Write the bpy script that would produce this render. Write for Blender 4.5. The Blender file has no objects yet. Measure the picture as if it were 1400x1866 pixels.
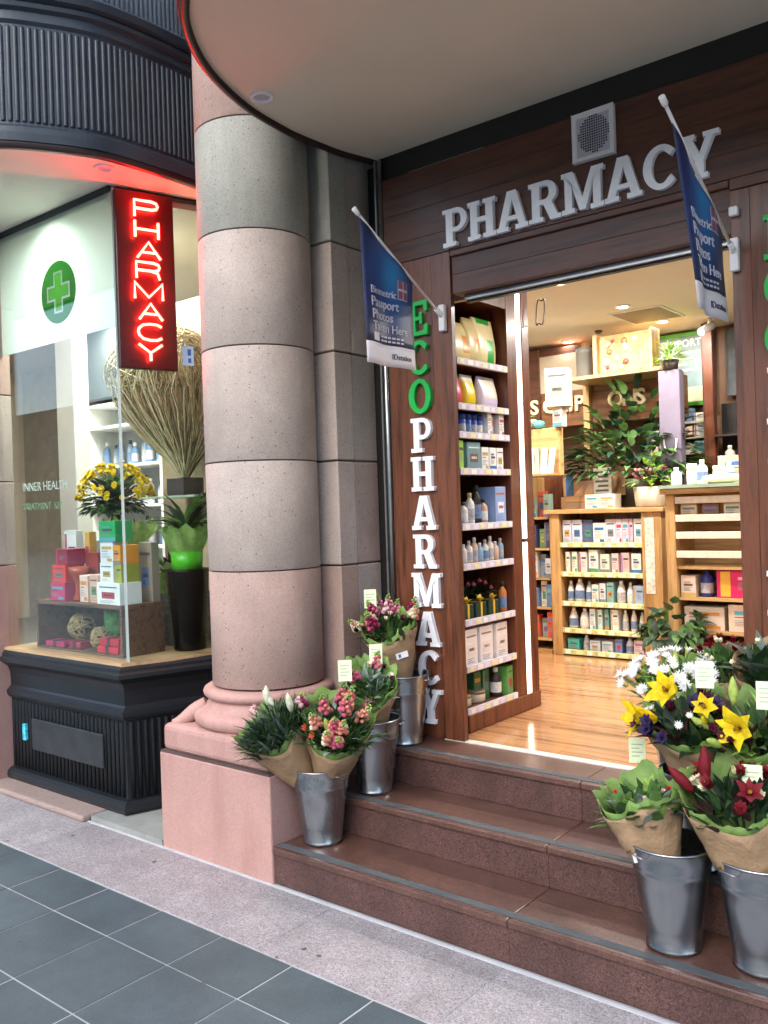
import bpy, math, random
from mathutils import Vector, Matrix, geometry, noise
random.seed(11)
S = bpy.context.scene
COL = S.collection
V = Vector
rad = math.radians
# ------------------------------------------------------------------ camera
yaw, pit, rol = rad(38.964), rad(-0.198), rad(-1.904)
fw = V((-math.sin(yaw)*math.cos(pit), math.cos(yaw)*math.cos(pit), math.sin(pit)))
r0 = V((math.cos(yaw), math.sin(yaw), 0)); u0 = r0.cross(fw)
rr = r0*math.cos(rol) + u0*math.sin(rol); uu = -r0*math.sin(rol) + u0*math.cos(rol)
cd = bpy.data.cameras.new('camera'); cam = bpy.data.objects.new('camera', cd); COL.objects.link(cam)
CAM = V((0, 0, 1.6))
cam.matrix_world = Matrix(((rr.x, uu.x, -fw.x, 0), (rr.y, uu.y, -fw.y, 0), (rr.z, uu.z, -fw.z, CAM.z), (0, 0, 0, 1)))
cd.sensor_fit = 'HORIZONTAL'; cd.sensor_width = 36; cd.lens = 36*1602.66/1400; cd.clip_start = .05; cd.clip_end = 600
S.camera = cam
# ------------------------------------------------------------------ world, sun, exposure
W = bpy.data.worlds.new('World'); S.world = W; W.use_nodes = True
wn = W.node_tree.nodes; wl_ = W.node_tree.links
sky = wn.new('ShaderNodeTexSky'); sky.sky_type = 'NISHITA'; sky.sun_disc = False
SUN_EL, SUN_AZ = rad(38), rad(174)
sky.sun_elevation = SUN_EL; sky.sun_rotation = SUN_AZ; sky.air_density = 1.0; sky.dust_density = 2.0; sky.ozone_density = 1.0
wl_.new(sky.outputs[0], wn['Background'].inputs[0]); wn['Background'].inputs[1].default_value = 0.15
sd = bpy.data.lights.new('sun', 'SUN'); sd.energy = .65; sd.angle = rad(60); sd.color = (.97, .98, 1)
sun = bpy.data.objects.new('sun', sd); COL.objects.link(sun)
sv = V((math.sin(SUN_AZ)*math.cos(SUN_EL), math.cos(SUN_AZ)*math.cos(SUN_EL), math.sin(SUN_EL)))
sun.rotation_euler = sv.to_track_quat('Z', 'Y').to_euler(); sun.location = (-3, -8, 12)
S.view_settings.view_transform = 'Standard'; S.view_settings.look = 'None'; S.view_settings.gamma = 1
S.view_settings.exposure = 1.48
S.render.engine = 'CYCLES'; S.cycles.use_denoising = True
S.cycles.use_adaptive_sampling = True; S.cycles.adaptive_threshold = .03
S.cycles.max_bounces = 6; S.cycles.transparent_max_bounces = 12; S.cycles.diffuse_bounces = 3; S.cycles.glossy_bounces = 3; S.cycles.transmission_bounces = 3
S.cycles.caustics_reflective = False; S.cycles.caustics_refractive = False; S.cycles.sample_clamp_indirect = 6

# ------------------------------------------------------------------ materials
def nt(name):
    m = bpy.data.materials.new(name); m.use_nodes = True
    n = m.node_tree.nodes; l = m.node_tree.links
    return m, n, l, n['Principled BSDF']
def lin(c):
    return tuple((x/12.92 if x <= .04045 else ((x+.055)/1.055)**2.4) for x in c)
def hx(h):
    return lin(tuple(int(h[i:i+2], 16)/255 for i in (0, 2, 4)))
def c4(c, k=1.0): return (min(1, c[0]*k), min(1, c[1]*k), min(1, c[2]*k), 1)
def pos(n, l, sc=(1, 1, 1)):
    g = n.new('ShaderNodeNewGeometry'); m = n.new('ShaderNodeMapping'); m.inputs['Scale'].default_value = sc
    l.new(g.outputs['Position'], m.inputs['Vector']); return m.outputs[0]
def mixc(n, l, a, b, fac):
    x = n.new('ShaderNodeMix'); x.data_type = 'RGBA'
    for s, i in ((fac, 0), (a, 6), (b, 7)):
        if hasattr(s, 'default_value') or hasattr(s, 'links'): l.new(s, x.inputs[i])
        else: x.inputs[i].default_value = s
    return x.outputs[2]
def noi(n, l, vec, scale, det=4, rough=.55):
    t = n.new('ShaderNodeTexNoise'); t.inputs['Scale'].default_value = scale; t.inputs['Detail'].default_value = det; t.inputs['Roughness'].default_value = rough
    l.new(vec, t.inputs['Vector']); return t.outputs['Fac']
def ramp(n, l, fac, stops, interp='LINEAR'):
    r = n.new('ShaderNodeValToRGB'); r.color_ramp.interpolation = interp
    e = r.color_ramp.elements
    while len(e) < len(stops): e.new(.5)
    for i, (p_, c) in enumerate(stops): e[i].position = p_; e[i].color = c
    l.new(fac, r.inputs[0]); return r.outputs[0]
def jitter(n, l, colr, amt):
    o = n.new('ShaderNodeObjectInfo'); mr = n.new('ShaderNodeMapRange'); mr.inputs[3].default_value = 1-amt; mr.inputs[4].default_value = 1+amt
    l.new(o.outputs['Random'], mr.inputs[0]); h = n.new('ShaderNodeHueSaturation'); l.new(mr.outputs[0], h.inputs['Value']); l.new(colr, h.inputs['Color']); return h.outputs[0]
def addbump(n, l, bs, h, st, dist=.01):
    b = n.new('ShaderNodeBump'); b.inputs['Strength'].default_value = st; b.inputs['Distance'].default_value = dist
    l.new(h, b.inputs['Height']); l.new(b.outputs[0], bs.inputs['Normal'])
MC = {}
def mat(name, col, rough=.5, metal=0, var=.12, scale=7, bump=0, bscale=50, rnd=0, sc=(1, 1, 1), spec=.5, emis=0, sheen=0, sub=0, rv=.0, alpha=None):
    if name in MC: return MC[name]
    m, n, l, b = nt(name); p_ = pos(n, l, sc)
    f = noi(n, l, p_, scale)
    cc = ramp(n, l, f, [(.3, c4(col, 1-var)), (.7, c4(col, 1+var))])
    if rnd: cc = jitter(n, l, cc, rnd)
    l.new(cc, b.inputs['Base Color']); b.inputs['Roughness'].default_value = rough; b.inputs['Metallic'].default_value = metal
    b.inputs['Specular IOR Level'].default_value = spec
    if rv:
        mr = n.new('ShaderNodeMapRange'); mr.inputs[3].default_value = rough-rv; mr.inputs[4].default_value = rough+rv
        l.new(noi(n, l, p_, scale*1.7), mr.inputs[0]); l.new(mr.outputs[0], b.inputs['Roughness'])
    if emis:
        l.new(cc, b.inputs['Emission Color']); b.inputs['Emission Strength'].default_value = emis
    if bump: addbump(n, l, b, noi(n, l, p_, bscale, 5), bump, .004)
    MC[name] = m; return m
# calibration of the real stone colours, measured against each other
TONE = {k: (.735, .72, .70) for k in ('pink_grey_granite', 'pink_granite', 'dusky_pink_granite', 'shaded_grey_green_granite', 'warm_grey_granite')}
TONE.update({'pink_sandstone': (.77, .72, .73), "slate_tile": (.56, .66, .69), 'red_granite_rough': (.72, .70, .70), 'red_granite_polished': (.78, .74, .72)})
def granite(name, cols, cell=260, rough=.5, bump=.15, blot=.25, rnd=.05, pits=0, dirt=None):
    if name in MC: return MC[name]
    tn = TONE.get(name, (1, 1, 1)); cols = [tuple(a*b_ for a, b_ in zip(c, tn)) for c in cols]
    if dirt: dirt = tuple(a*b_ for a, b_ in zip(dirt, tn))
    m, n, l, b = nt(name); p_ = pos(n, l)
    v = n.new('ShaderNodeTexVoronoi'); v.inputs['Scale'].default_value = cell; l.new(p_, v.inputs['Vector'])
    sep = n.new('ShaderNodeSeparateColor'); l.new(v.outputs['Color'], sep.inputs[0])
    k = len(cols)
    cc = ramp(n, l, sep.outputs[0], [(i/(k-1), c4(c)) for i, c in enumerate(cols)])
    big = noi(n, l, p_, 5, 5)
    dk = ramp(n, l, big, [(.3, (1-blot,)*3+(1,)), (.7, (1+0*blot, 1, 1, 1))])
    mx = n.new('ShaderNodeMix'); mx.data_type = 'RGBA'; mx.blend_type = 'MULTIPLY'; mx.inputs[0].default_value = 1
    l.new(cc, mx.inputs[6]); l.new(dk, mx.inputs[7]); cc = mx.outputs[2]
    if pits:
        v2 = n.new('ShaderNodeTexVoronoi'); v2.inputs['Scale'].default_value = pits; l.new(p_, v2.inputs['Vector'])
        s2 = n.new('ShaderNodeSeparateColor'); l.new(v2.outputs['Color'], s2.inputs[0])
        th = n.new('ShaderNodeMath'); th.operation = 'GREATER_THAN'; th.inputs[1].default_value = .88; l.new(s2.outputs[1], th.inputs[0])
        ds = n.new('ShaderNodeMath'); ds.operation = 'LESS_THAN'; ds.inputs[1].default_value = .22; l.new(v2.outputs['Distance'], ds.inputs[0])
        an = n.new('ShaderNodeMath'); an.operation = 'MULTIPLY'; l.new(th.outputs[0], an.inputs[0]); l.new(ds.outputs[0], an.inputs[1])
        cc = mixc(n, l, cc, c4(cols[0], .45), an.outputs[0])
    if dirt:
        st = noi(n, l, pos(n, l, (3, 3, .5)), 3, 5)
        cc = mixc(n, l, cc, c4(dirt), ramp(n, l, st, [(.48, (0, 0, 0, 1)), (.75, (.55, .55, .55, 1))]))
    cc = jitter(n, l, cc, rnd)
    l.new(cc, b.inputs['Base Color']); b.inputs['Roughness'].default_value = rough
    addbump(n, l, b, noi(n, l, p_, 160, 4), bump, .003)
    MC[name] = m; return m
def wood(name, dark, light, axis='z', rough=.35, scale=1.0, rnd=.12, coat=0, bump=.05):
    if name in MC: return MC[name]
    m, n, l, b = nt(name)
    sc = {'x': (1.2, 18, 18), 'y': (18, 1.2, 18), 'z': (18, 18, 1.2)}[axis]
    o = n.new('ShaderNodeObjectInfo'); p0 = pos(n, l, tuple(s*scale for s in sc))
    ad = n.new('ShaderNodeVectorMath'); ad.operation = 'ADD'
    cm = n.new('ShaderNodeCombineXYZ'); mu = n.new('ShaderNodeMath'); mu.operation = 'MULTIPLY'; mu.inputs[1].default_value = 40; l.new(o.outputs['Random'], mu.inputs[0])
    for i in range(3): l.new(mu.outputs[0], cm.inputs[i])
    l.new(p0, ad.inputs[0]); l.new(cm.outputs[0], ad.inputs[1])
    f = noi(n, l, ad.outputs[0], 1.6, 6, .6); f2 = noi(n, l, ad.outputs[0], 7, 3, .6)
    mm = n.new('ShaderNodeMath'); mm.operation = 'MULTIPLY_ADD'; mm.inputs[1].default_value = .35; l.new(f2, mm.inputs[0]); l.new(f, mm.inputs[2])
    cc = ramp(n, l, mm.outputs[0], [(.42, c4(dark)), (.62, c4(light)), (.85, c4(dark, .8))])
    cc = jitter(n, l, cc, rnd)
    l.new(cc, b.inputs['Base Color']); b.inputs['Roughness'].default_value = rough
    b.inputs['Coat Weight'].default_value = coat; b.inputs['Coat Roughness'].default_value = .15
    addbump(n, l, b, mm.outputs[0], bump, .003)
    MC[name] = m; return m
def emit(name, col, st):
    if name in MC: return MC[name]
    m, n, l, b = nt(name); b.inputs['Base Color'].default_value = c4(col); b.inputs['Emission Color'].default_value = c4(col); b.inputs['Emission Strength'].default_value = st
    if name in ('lamp_glow', 'panel_glow'): m.cycles.emission_sampling = 'NONE'
    MC[name] = m; return m
def glass(name, tint=(.93, .97, .95), refl=1.0):
    if name in MC: return MC[name]
    m, n, l, b = nt(name); n.remove(b)
    t = n.new('ShaderNodeBsdfTransparent'); t.inputs[0].default_value = c4(tint)
    g = n.new('ShaderNodeBsdfGlossy'); g.inputs['Roughness'].default_value = .01; g.inputs[0].default_value = (refl, refl, refl, 1)
    fr = n.new('ShaderNodeFresnel'); ge = n.new('ShaderNodeNewGeometry'); mr = n.new('ShaderNodeMapRange'); mr.inputs[3].default_value = 1.5; mr.inputs[4].default_value = 1/1.5
    l.new(ge.outputs['Backfacing'], mr.inputs[0]); l.new(mr.outputs[0], fr.inputs[0])
    x = n.new('ShaderNodeMixShader'); l.new(fr.outputs[0], x.inputs[0]); l.new(t.outputs[0], x.inputs[1]); l.new(g.outputs[0], x.inputs[2])
    l.new(x.outputs[0], n['Material Output'].inputs[0]); MC[name] = m; return m
def frosted(name, col, tr=.5):
    if name in MC: return MC[name]
    m, n, l, b = nt(name)
    t = n.new('ShaderNodeBsdfTranslucent'); t.inputs[0].default_value = c4(col); b.inputs['Base Color'].default_value = c4(col); b.inputs['Roughness'].default_value = .25
    x = n.new('ShaderNodeMixShader'); x.inputs[0].default_value = tr; l.new(b.outputs[0], x.inputs[1]); l.new(t.outputs[0], x.inputs[2])
    l.new(x.outputs[0], n['Material Output'].inputs[0]); MC[name] = m; return m
def plant(name, col, var=.35, rough=.5, tr=.25, scale=25, rnd=0, bump=0):
    if name in MC: return MC[name]
    m, n, l, b = nt(name); p_ = pos(n, l)
    cc = ramp(n, l, noi(n, l, p_, scale, 3), [(.3, c4(col, 1-var)), (.7, c4(col, 1+var))])
    if rnd: cc = jitter(n, l, cc, rnd)
    l.new(cc, b.inputs['Base Color']); b.inputs['Roughness'].default_value = rough
    if bump: addbump(n, l, b, noi(n, l, p_, 22, 6, .65), bump, .02)
    t = n.new('ShaderNodeBsdfTranslucent'); l.new(cc, t.inputs[0])
    x = n.new('ShaderNodeMixShader'); x.inputs[0].default_value = tr; l.new(b.outputs[0], x.inputs[1]); l.new(t.outputs[0], x.inputs[2])
    l.new(x.outputs[0], n['Material Output'].inputs[0]); MC[name] = m; return m

# ------------------------------------------------------------------ mesh builder
WL = {}
class MB:
    def __init__(s): s.v = []; s.f = []; s.m = []; s.sm = []
    def add(s, vs, fs, mi=0, sm=False):
        o = len(s.v); s.v += [V(x) for x in vs]; s.f += [tuple(i+o for i in f) for f in fs]; s.m += [mi]*len(fs); s.sm += [sm]*len(fs); return s
    def box(s, x0, x1, y0, y1, z0, z1, mi=0, M=None):
        vs = [V((x, y, z)) for x in (x0, x1) for y in (y0, y1) for z in (z0, z1)]
        if M: vs = [M @ q for q in vs]
        return s.add(vs, [(0, 1, 3, 2), (4, 6, 7, 5), (0, 4, 5, 1), (2, 3, 7, 6), (0, 2, 6, 4), (1, 5, 7, 3)], mi)
    def tube(s, pts, r, n=8, mi=0, cap=True, sm=True):
        pts = [V(q) for q in pts]; rs = r if isinstance(r, (list, tuple)) else [r]*len(pts)
        vs = []; fs = []; pu = None
        for i, q in enumerate(pts):
            d = (pts[min(i+1, len(pts)-1)]-pts[max(i-1, 0)])
            if d.length < 1e-9: d = V((0, 0, 1))
            d.normalize()
            if pu is None: pu = d.orthogonal().normalized()
            else:
                pu = pu - d*pu.dot(d)
                pu = pu.normalized() if pu.length > 1e-6 else d.orthogonal().normalized()
            w = d.cross(pu)
            for k in range(n):
                a = 2*math.pi*k/n; vs.append(q+(pu*math.cos(a)+w*math.sin(a))*rs[i])
        for i in range(len(pts)-1):
            for k in range(n):
                fs.append((i*n+k, i*n+(k+1) % n, (i+1)*n+(k+1) % n, (i+1)*n+k))
        s.add(vs, fs, mi, sm)
        if cap and n > 2:
            o = len(s.v)-len(vs); s.f += [tuple(o+k for k in reversed(range(n))), tuple(o+len(vs)-n+k for k in range(n))]; s.m += [mi]*2; s.sm += [False]*2
        return s
    def lathe(s, prof, c=(0, 0, 0), n=24, mi=0, sm=True, M=None, capb=True, capt=True):
        vs = []; fs = []; c = V(c)
        for r, z in prof:
            for k in range(n):
                a = 2*math.pi*k/n; q = V((r*math.cos(a), r*math.sin(a), z)); vs.append((M @ q if M else q)+c)
        for i in range(len(prof)-1):
            for k in range(n): fs.append((i*n+k, i*n+(k+1) % n, (i+1)*n+(k+1) % n, (i+1)*n+k))
        s.add(vs, fs, mi, sm); o = len(s.v)-len(vs)
        if capb: s.f.append(tuple(o+k for k in reversed(range(n)))); s.m.append(mi); s.sm.append(False)
        if capt: s.f.append(tuple(o+len(vs)-n+k for k in range(n))); s.m.append(mi); s.sm.append(False)
        return s
    def sweep(s, path, prof, mi=0, caps=True, sm=False):
        P = [V((a[0], a[1])) for a in path]; n = len(prof); vs = []; fs = []
        for i, q in enumerate(P):
            d0 = (P[i]-P[i-1]).normalized() if i else None
            d1 = (P[i+1]-P[i]).normalized() if i < len(P)-1 else None
            if d0 is None: d0 = d1
            if d1 is None: d1 = d0
            n0 = V((d0.y, -d0.x)); n1 = V((d1.y, -d1.x)); b = (n0+n1).normalized(); b = b/max(.3, b.dot(n0))
            for o, z in prof: vs.append((q.x+b.x*o, q.y+b.y*o, z))
        for i in range(len(P)-1):
            for k in range(n-1): fs.append((i*n+k, (i+1)*n+k, (i+1)*n+k+1, i*n+k+1))
        s.add(vs, fs, mi, sm)
        if caps:
            o = len(s.v)-len(vs); s.f += [tuple(o+k for k in range(n)), tuple(o+len(vs)-n+k for k in reversed(range(n)))]; s.m += [mi]*2; s.sm += [False]*2
        return s
    def ico(s, c, r, mi=0, jit=0, sub=1, sc=(1, 1, 1), seed=None):
        vs, fs = ICO[sub]; c = V(c)
        out = []
        for q in vs:
            k = 1+(random.uniform(-jit, jit) if jit else 0)
            out.append(c+V((q.x*r*sc[0]*k, q.y*r*sc[1]*k, q.z*r*sc[2]*k)))
        return s.add(out, fs, mi, True)
    def poly(s, loops, depth, M, mi=0, mside=None):
        """flat outline(s) in the xy plane extruded by depth along +z of M (front face at z=depth)"""
        L3 = [[V((a, b, 0)) for a, b in lp] for lp in loops]
        flat = [q for lp in L3 for q in lp]
        tri = geometry.tessellate_polygon(L3); N = len(flat)
        vs = [M @ V((q.x, q.y, depth)) for q in flat]+[M @ q for q in flat]
        fs = []
        for t in tri:
            a, b, c = flat[t[0]], flat[t[1]], flat[t[2]]
            if (b-a).cross(c-a).z < 0: t = (t[0], t[2], t[1])
            fs.append(tuple(t)); fs.append((t[2]+N, t[1]+N, t[0]+N))
        s.add(vs, fs, mi)
        o = 0; sf = []
        for lp in L3:
            k = len(lp)
            for i in range(k): sf.append((o+i, o+(i+1) % k, o+(i+1) % k+N, o+i+N))
            o += k
        base = len(s.v)-2*N
        for f in sf: s.f.append(tuple(base+i for i in f)); s.m.append(mi if mside is None else mside); s.sm.append(False)
        return s
    def build(s, name, mats, parent=None, bevel=0, solid=0, seg=1, kind=None, sub=0, origin=None):
        me = bpy.data.meshes.new(name)
        mn = V((min(q.x for q in s.v), min(q.y for q in s.v), min(q.z for q in s.v))); mxv = V((max(q.x for q in s.v), max(q.y for q in s.v), 0))
        c = V(origin) if origin is not None else V(((mn.x+mxv.x)/2, (mn.y+mxv.y)/2, mn.z))
        me.from_pydata([tuple(q-c) for q in s.v], [], s.f)
        for m_ in (mats if isinstance(mats, (list, tuple)) else [mats]): me.materials.append(m_)
        me.polygons.foreach_set('material_index', s.m); me.polygons.foreach_set('use_smooth', s.sm); me.update()
        return link(name, me, c, parent, bevel, solid, seg, kind)
def link(name, me, c, parent=None, bevel=0, solid=0, seg=1, kind=None):
    o = bpy.data.objects.new(name, me); COL.objects.link(o); WL[o.name] = V(c)
    o.location = V(c)-(WL[parent.name] if parent else V((0, 0, 0)))
    if parent: o.parent = parent
    if bevel:
        b = o.modifiers.new('bevel', 'BEVEL'); b.width = bevel; b.segments = seg; b.limit_method = 'ANGLE'; b.angle_limit = rad(40)
    if solid:
        b = o.modifiers.new('thickness', 'SOLIDIFY'); b.thickness = solid
    if kind: o['kind'] = kind
    return o
def _ico(sub):
    import bmesh
    bm = bmesh.new(); bmesh.ops.create_icosphere(bm, subdivisions=sub, radius=1)
    r = ([q.co.copy() for q in bm.verts], [tuple(a.index for a in f.verts) for f in bm.faces]); bm.free(); return r
ICO = {1: _ico(1), 2: _ico(2)}
def tag(o, label, cat, group=None):
    o['label'] = label; o['category'] = cat
    if group: o['group'] = group
    return o
def thing(name, label, cat, loc, group=None):
    o = bpy.data.objects.new(name, None); COL.objects.link(o); o.location = loc; WL[o.name] = V(loc); o.empty_display_size = .1
    return tag(o, label, cat, group)
def struct(o): o['kind'] = 'structure'; return o
def Box(x0, x1, y0, y1, z0, z1): return MB().box(x0, x1, y0, y1, z0, z1)
def text_data(txt, size, bold=0, align='LEFT', depth=.001):
    cu = bpy.data.curves.new('t', 'FONT'); cu.body = txt; cu.size = size; cu.extrude = depth; cu.offset = bold; cu.align_x = align; cu.resolution_u = 3
    o = bpy.data.objects.new('t', cu); COL.objects.link(o)
    me = bpy.data.meshes.new_from_object(o); vs = [q.co.copy() for q in me.vertices]; fs = [tuple(f.vertices) for f in me.polygons]
    bpy.data.objects.remove(o); bpy.data.curves.remove(cu); bpy.data.meshes.remove(me); return vs, fs
def frame(o, x, y):
    """matrix with origin o, x axis x, y axis y"""
    x = V(x).normalized(); y = V(y); y = (y-x*y.dot(x)).normalized(); z = x.cross(y)
    return Matrix(((x.x, y.x, z.x, o[0]), (x.y, y.y, z.y, o[1]), (x.z, y.z, z.z, o[2]), (0, 0, 0, 1)))
def write(mb, txt, size, M, mi=0, bold=0, align='LEFT', depth=.001):
    vs, fs = text_data(txt, size, bold, align, depth); mb.add([M @ q for q in vs], fs, mi)
def arc(cx, cy, rx, ry, a0, a1, n=10):
    return [(cx+rx*math.cos(rad(a0+(a1-a0)*i/n)), cy+ry*math.sin(rad(a0+(a1-a0)*i/n))) for i in range(n+1)]
GL = {
 'P': (.78, [[(0, 0), (.42, 0), (.42, .11), (.32, .11), (.32, .38)]+arc(.46, .69, .32, .31, -90, 90)+[(0, 1), (0, .89), (.1, .89), (.1, .11), (0, .11)], [(.32, .5)]+arc(.45, .69, .13, .19, -90, 90)+[(.32, .88)]]),
 'H': (.86, [[(0, 0), (.38, 0), (.38, .11), (.3, .11), (.3, .44), (.56, .44), (.56, .11), (.48, .11), (.48, 0), (.86, 0), (.86, .11), (.78, .11), (.78, .89), (.86, .89), (.86, 1), (.48, 1), (.48, .89), (.56, .89), (.56, .57), (.3, .57), (.3, .89), (.38, .89), (.38, 1), (0, 1), (0, .89), (.08, .89), (.08, .11), (0, .11)]]),
 'A': (.92, [[(0, 0), (.34, 0), (.34, .11), (.27, .11), (.31, .25), (.61, .25), (.65, .11), (.56, .11), (.56, 0), (.92, 0), (.92, .11), (.86, .11), (.59, 1), (.33, 1), (.06, .11), (0, .11)], [(.35, .37), (.57, .37), (.46, .76)]]),
 'R': (.9, [[(0, 0), (.4, 0), (.4, .11), (.31, .11), (.31, .42), (.41, .42), (.6, 0), (.9, 0), (.9, .11), (.8, .11), (.65, .45)]+arc(.48, .71, .31, .29, -50, 90)+[(0, 1), (0, .89), (.09, .89), (.09, .11), (0, .11)], [(.31, .54)]+arc(.46, .71, .12, .17, -90, 90)+[(.31, .88)]]),
 'M': (1.1, [[(0, 0), (.34, 0), (.34, .11), (.27, .11), (.27, .66), (.47, .03), (.63, .03), (.83, .66), (.83, .11), (.76, .11), (.76, 0), (1.1, 0), (1.1, .11), (1.03, .11), (1.03, .89), (1.1, .89), (1.1, 1), (.8, 1), (.55, .34), (.3, 1), (0, 1), (0, .89), (.08, .89), (.08, .11), (0, .11)]]),
 'C': (.82, [arc(.43, .5, .43, .51, 42, 318, 24)+[(.66, .29)]+arc(.43, .5, .22, .38, 310, 50, 20)+[(.66, .71)]]),
 'Y': (.9, [[(.27, 0), (.63, 0), (.63, .11), (.55, .11), (.55, .4), (.78, .89), (.9, .89), (.9, 1), (.55, 1), (.55, .89), (.6, .89), (.46, .56), (.31, .89), (.36, .89), (.36, 1), (0, 1), (0, .89), (.1, .89), (.35, .4), (.35, .11), (.27, .11)]]),
 'E': (.76, [[(0, 0), (.76, 0), (.76, .3), (.65, .3), (.62, .12), (.31, .12), (.31, .44), (.46, .44), (.46, .34), (.56, .34), (.56, .66), (.46, .66), (.46, .56), (.31, .56), (.31, .88), (.62, .88), (.65, .7), (.76, .7), (.76, 1), (0, 1), (0, .89), (.09, .89), (.09, .11), (0, .11)]]),
 'O': (.86, [arc(.43, .5, .43, .51, 0, 350, 30), arc(.43, .5, .22, .38, 0, 350, 26)]),
}
ORD = ['first', 'second', 'third', 'fourth', 'fifth', 'sixth', 'seventh', 'eighth', 'ninth', 'tenth', 'eleventh', 'twelfth', 'thirteenth', 'fourteenth']
# ------------------------------------------------------------------ shared materials
m_tile = granite('slate_tile', [hx('586469'), hx('667176'), hx('70797e'), hx('5e696e')], 320, .55, .12, .3, .13, dirt=hx('545c60'))
m_grout = mat('pale_grout', hx('a2a6a8'), .9, bump=.3, bscale=120)
m_band = granite('pink_granite_paving', [hx('777477'), hx('9e999b'), hx('b0abad'), hx('8c888a'), hx('bcb8b9')], 190, .7, .2, .22, .05, dirt=hx('837b79'))
m_redgr = granite('red_granite_rough', [hx('3d2b29'), hx('6a4c45'), hx('7b5a53'), hx('4e3936'), hx('8b685f')], 240, .5, .15, .38, .06, dirt=hx('48352f'))
m_redpol = granite('red_granite_polished', [hx('533a34'), hx('735349'), hx('806156'), hx('5f463f')], 260, .33, .05, .38, .06, dirt=hx('4c3a35'))
m_grip = mat('grip_strip', hx('4a5053'), .8, var=.2, bump=.6, bscale=500)
m_pink = granite('pink_sandstone', [hx('c09a8e'), hx('cca69a'), hx('d5b1a6'), hx('bd968c')], 300, .75, .15, .1, .03, dirt=hx('ab8276'))
m_drumA = granite('pink_grey_granite', [hx('b5a79e'), hx('c9bcb4'), hx('d4c9c2'), hx('bfb1a9')], 300, .7, .2, .2, .015, pits=60, dirt=hx('b0a097'))
m_drumP = granite('pink_granite', [hx('b3958b'), hx('c2a69c'), hx('cdb5ab'), hx('b99c92')], 300, .7, .2, .2, .015, pits=55, dirt=hx('a5877c'))
m_drumP2 = granite('dusky_pink_granite', [hx('a8938b'), hx('b8a49c'), hx('c4b2aa'), hx('ae9991')], 300, .7, .2, .16, .05, pits=55)
m_drumG = granite('shaded_grey_green_granite', [hx('a0a29a'), hx('b4b6ae'), hx('c0c2ba'), hx('aaaca4')], 300, .7, .2, .2, .015, pits=66, dirt=hx('8d9288'))  # shade and greenish stains of the top stones put into the colour
m_joint = mat('dark_joint', hx('55433e'), .9)
m_wood = wood('mahogany_upright', hx('472819'), hx('6f4029'), 'z', .4, 1, .1, .12)
m_woodx = wood('mahogany_level', hx('381e14'), hx('56301f'), 'x', .45, 1, .1, .08)
m_black = mat('black_paint', hx('141414'), .45)
m_soffit = mat('soffit_paint', hx('dacdb8'), .7, var=.03, scale=3)
m_soffitL = mat('pale_soffit_paint', hx('e6dece'), .65, var=.03, scale=3)
m_rim = mat('dark_maroon_trim', hx('2c1a1a'), .35)
m_base = mat('black_base_paint', hx('1a1f23'), .4, var=.18, scale=5, bump=.1, bscale=90, rv=.1)
m_slate = mat('blue_black_paint', hx('2d353e'), .42, var=.18, scale=5, bump=.1, bscale=90, rv=.1)
m_slate2 = mat('blue_grey_paint', hx('8694a2'), .5, var=.15, scale=4, bump=.1, bscale=60)
m_alu = mat('brushed_aluminium', hx('b4b8ba'), .35, 1, var=.08, scale=20)
m_white = mat('white_plastic', hx('dedede'), .4, var=.03)
m_cream = mat('cream_wall', hx('cdbfa8'), .8, var=.05)
m_ceil = mat('ceiling_paint', hx('cfc7b9'), .8, var=.02)
m_conc = mat('grey_concrete', hx('8d928c'), .85, var=.15, scale=9, bump=.3, bscale=80)
m_glass = glass('window_glass')
# ------------------------------------------------------------------ ground and paving
g = MB().add([(-150, -150, -.03), (150, -150, -.03), (150, 150, -.03), (-150, 150, -.03)], [(0, 1, 2, 3)]).build('ground', m_conc); struct(g)
pv = struct(Box(-9, 5, -3, 2.66, -.029, -.0022).build('pavement', m_grout))
T = .372; gp = .0027
sh = MB().box(-T/2+gp, T/2-gp, -T/2+gp, T/2-gp, -.012, 0)
cut = MB().box(-T/2+gp, T/2-gp, 1.914+gp, 2.172-gp, -.012, 0)
first = {}
def piece(key, mb, name, m_, c, parent, bevel=0):
    """copy of a shared mesh as one child piece"""
    if key not in first:
        o = mb.build(name, m_, parent, bevel, origin=(0, 0, 0)); first[key] = o
    else:
        o = first[key].copy(); COL.objects.link(o); o.parent = parent
    WL[o.name] = V(c); o.location = V(c)-WL[parent.name]
    return o
x0 = -2.614
for i in range(-14, 8):
    cx = x0+(i+.5)*T
    if cx > .6: continue
    piece('cut', MB().box(-T/2+gp, T/2-gp, -.129+gp, .129-gp, -.012, 0), 'tile', m_tile, (cx, 2.043, random.uniform(-.001, .001)), pv, .002)
    for j in range(7):
        cy = 1.914-(j+.5)*T
        o = piece('full', sh, 'tile', m_tile, (cx, cy, random.uniform(-.001, .001)), pv, .002)
bx = [-8.6, -7.4, -6.3, -5.25, -4.12, -3.36, -2.43, -1.62, -.72, .3, 1.4]
for a, b in zip(bx, bx[1:]): Box(a+.001, b-.001, 2.176, 2.588, -.02, .001).build('paving_slab', m_band, pv, .003)
Box(-8.6, 1.4, 2.589, 2.603, -.02, .003).build('pale_joint', mat('white_joint', hx('bcbfc2'), .9, bump=.5, bscale=60), pv)
Box(-4.17, -3.56, 2.606, 3.6, -.02, .03).build('concrete_slab', m_conc, pv)
mb = MB(); qg = random.Random(77)
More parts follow.
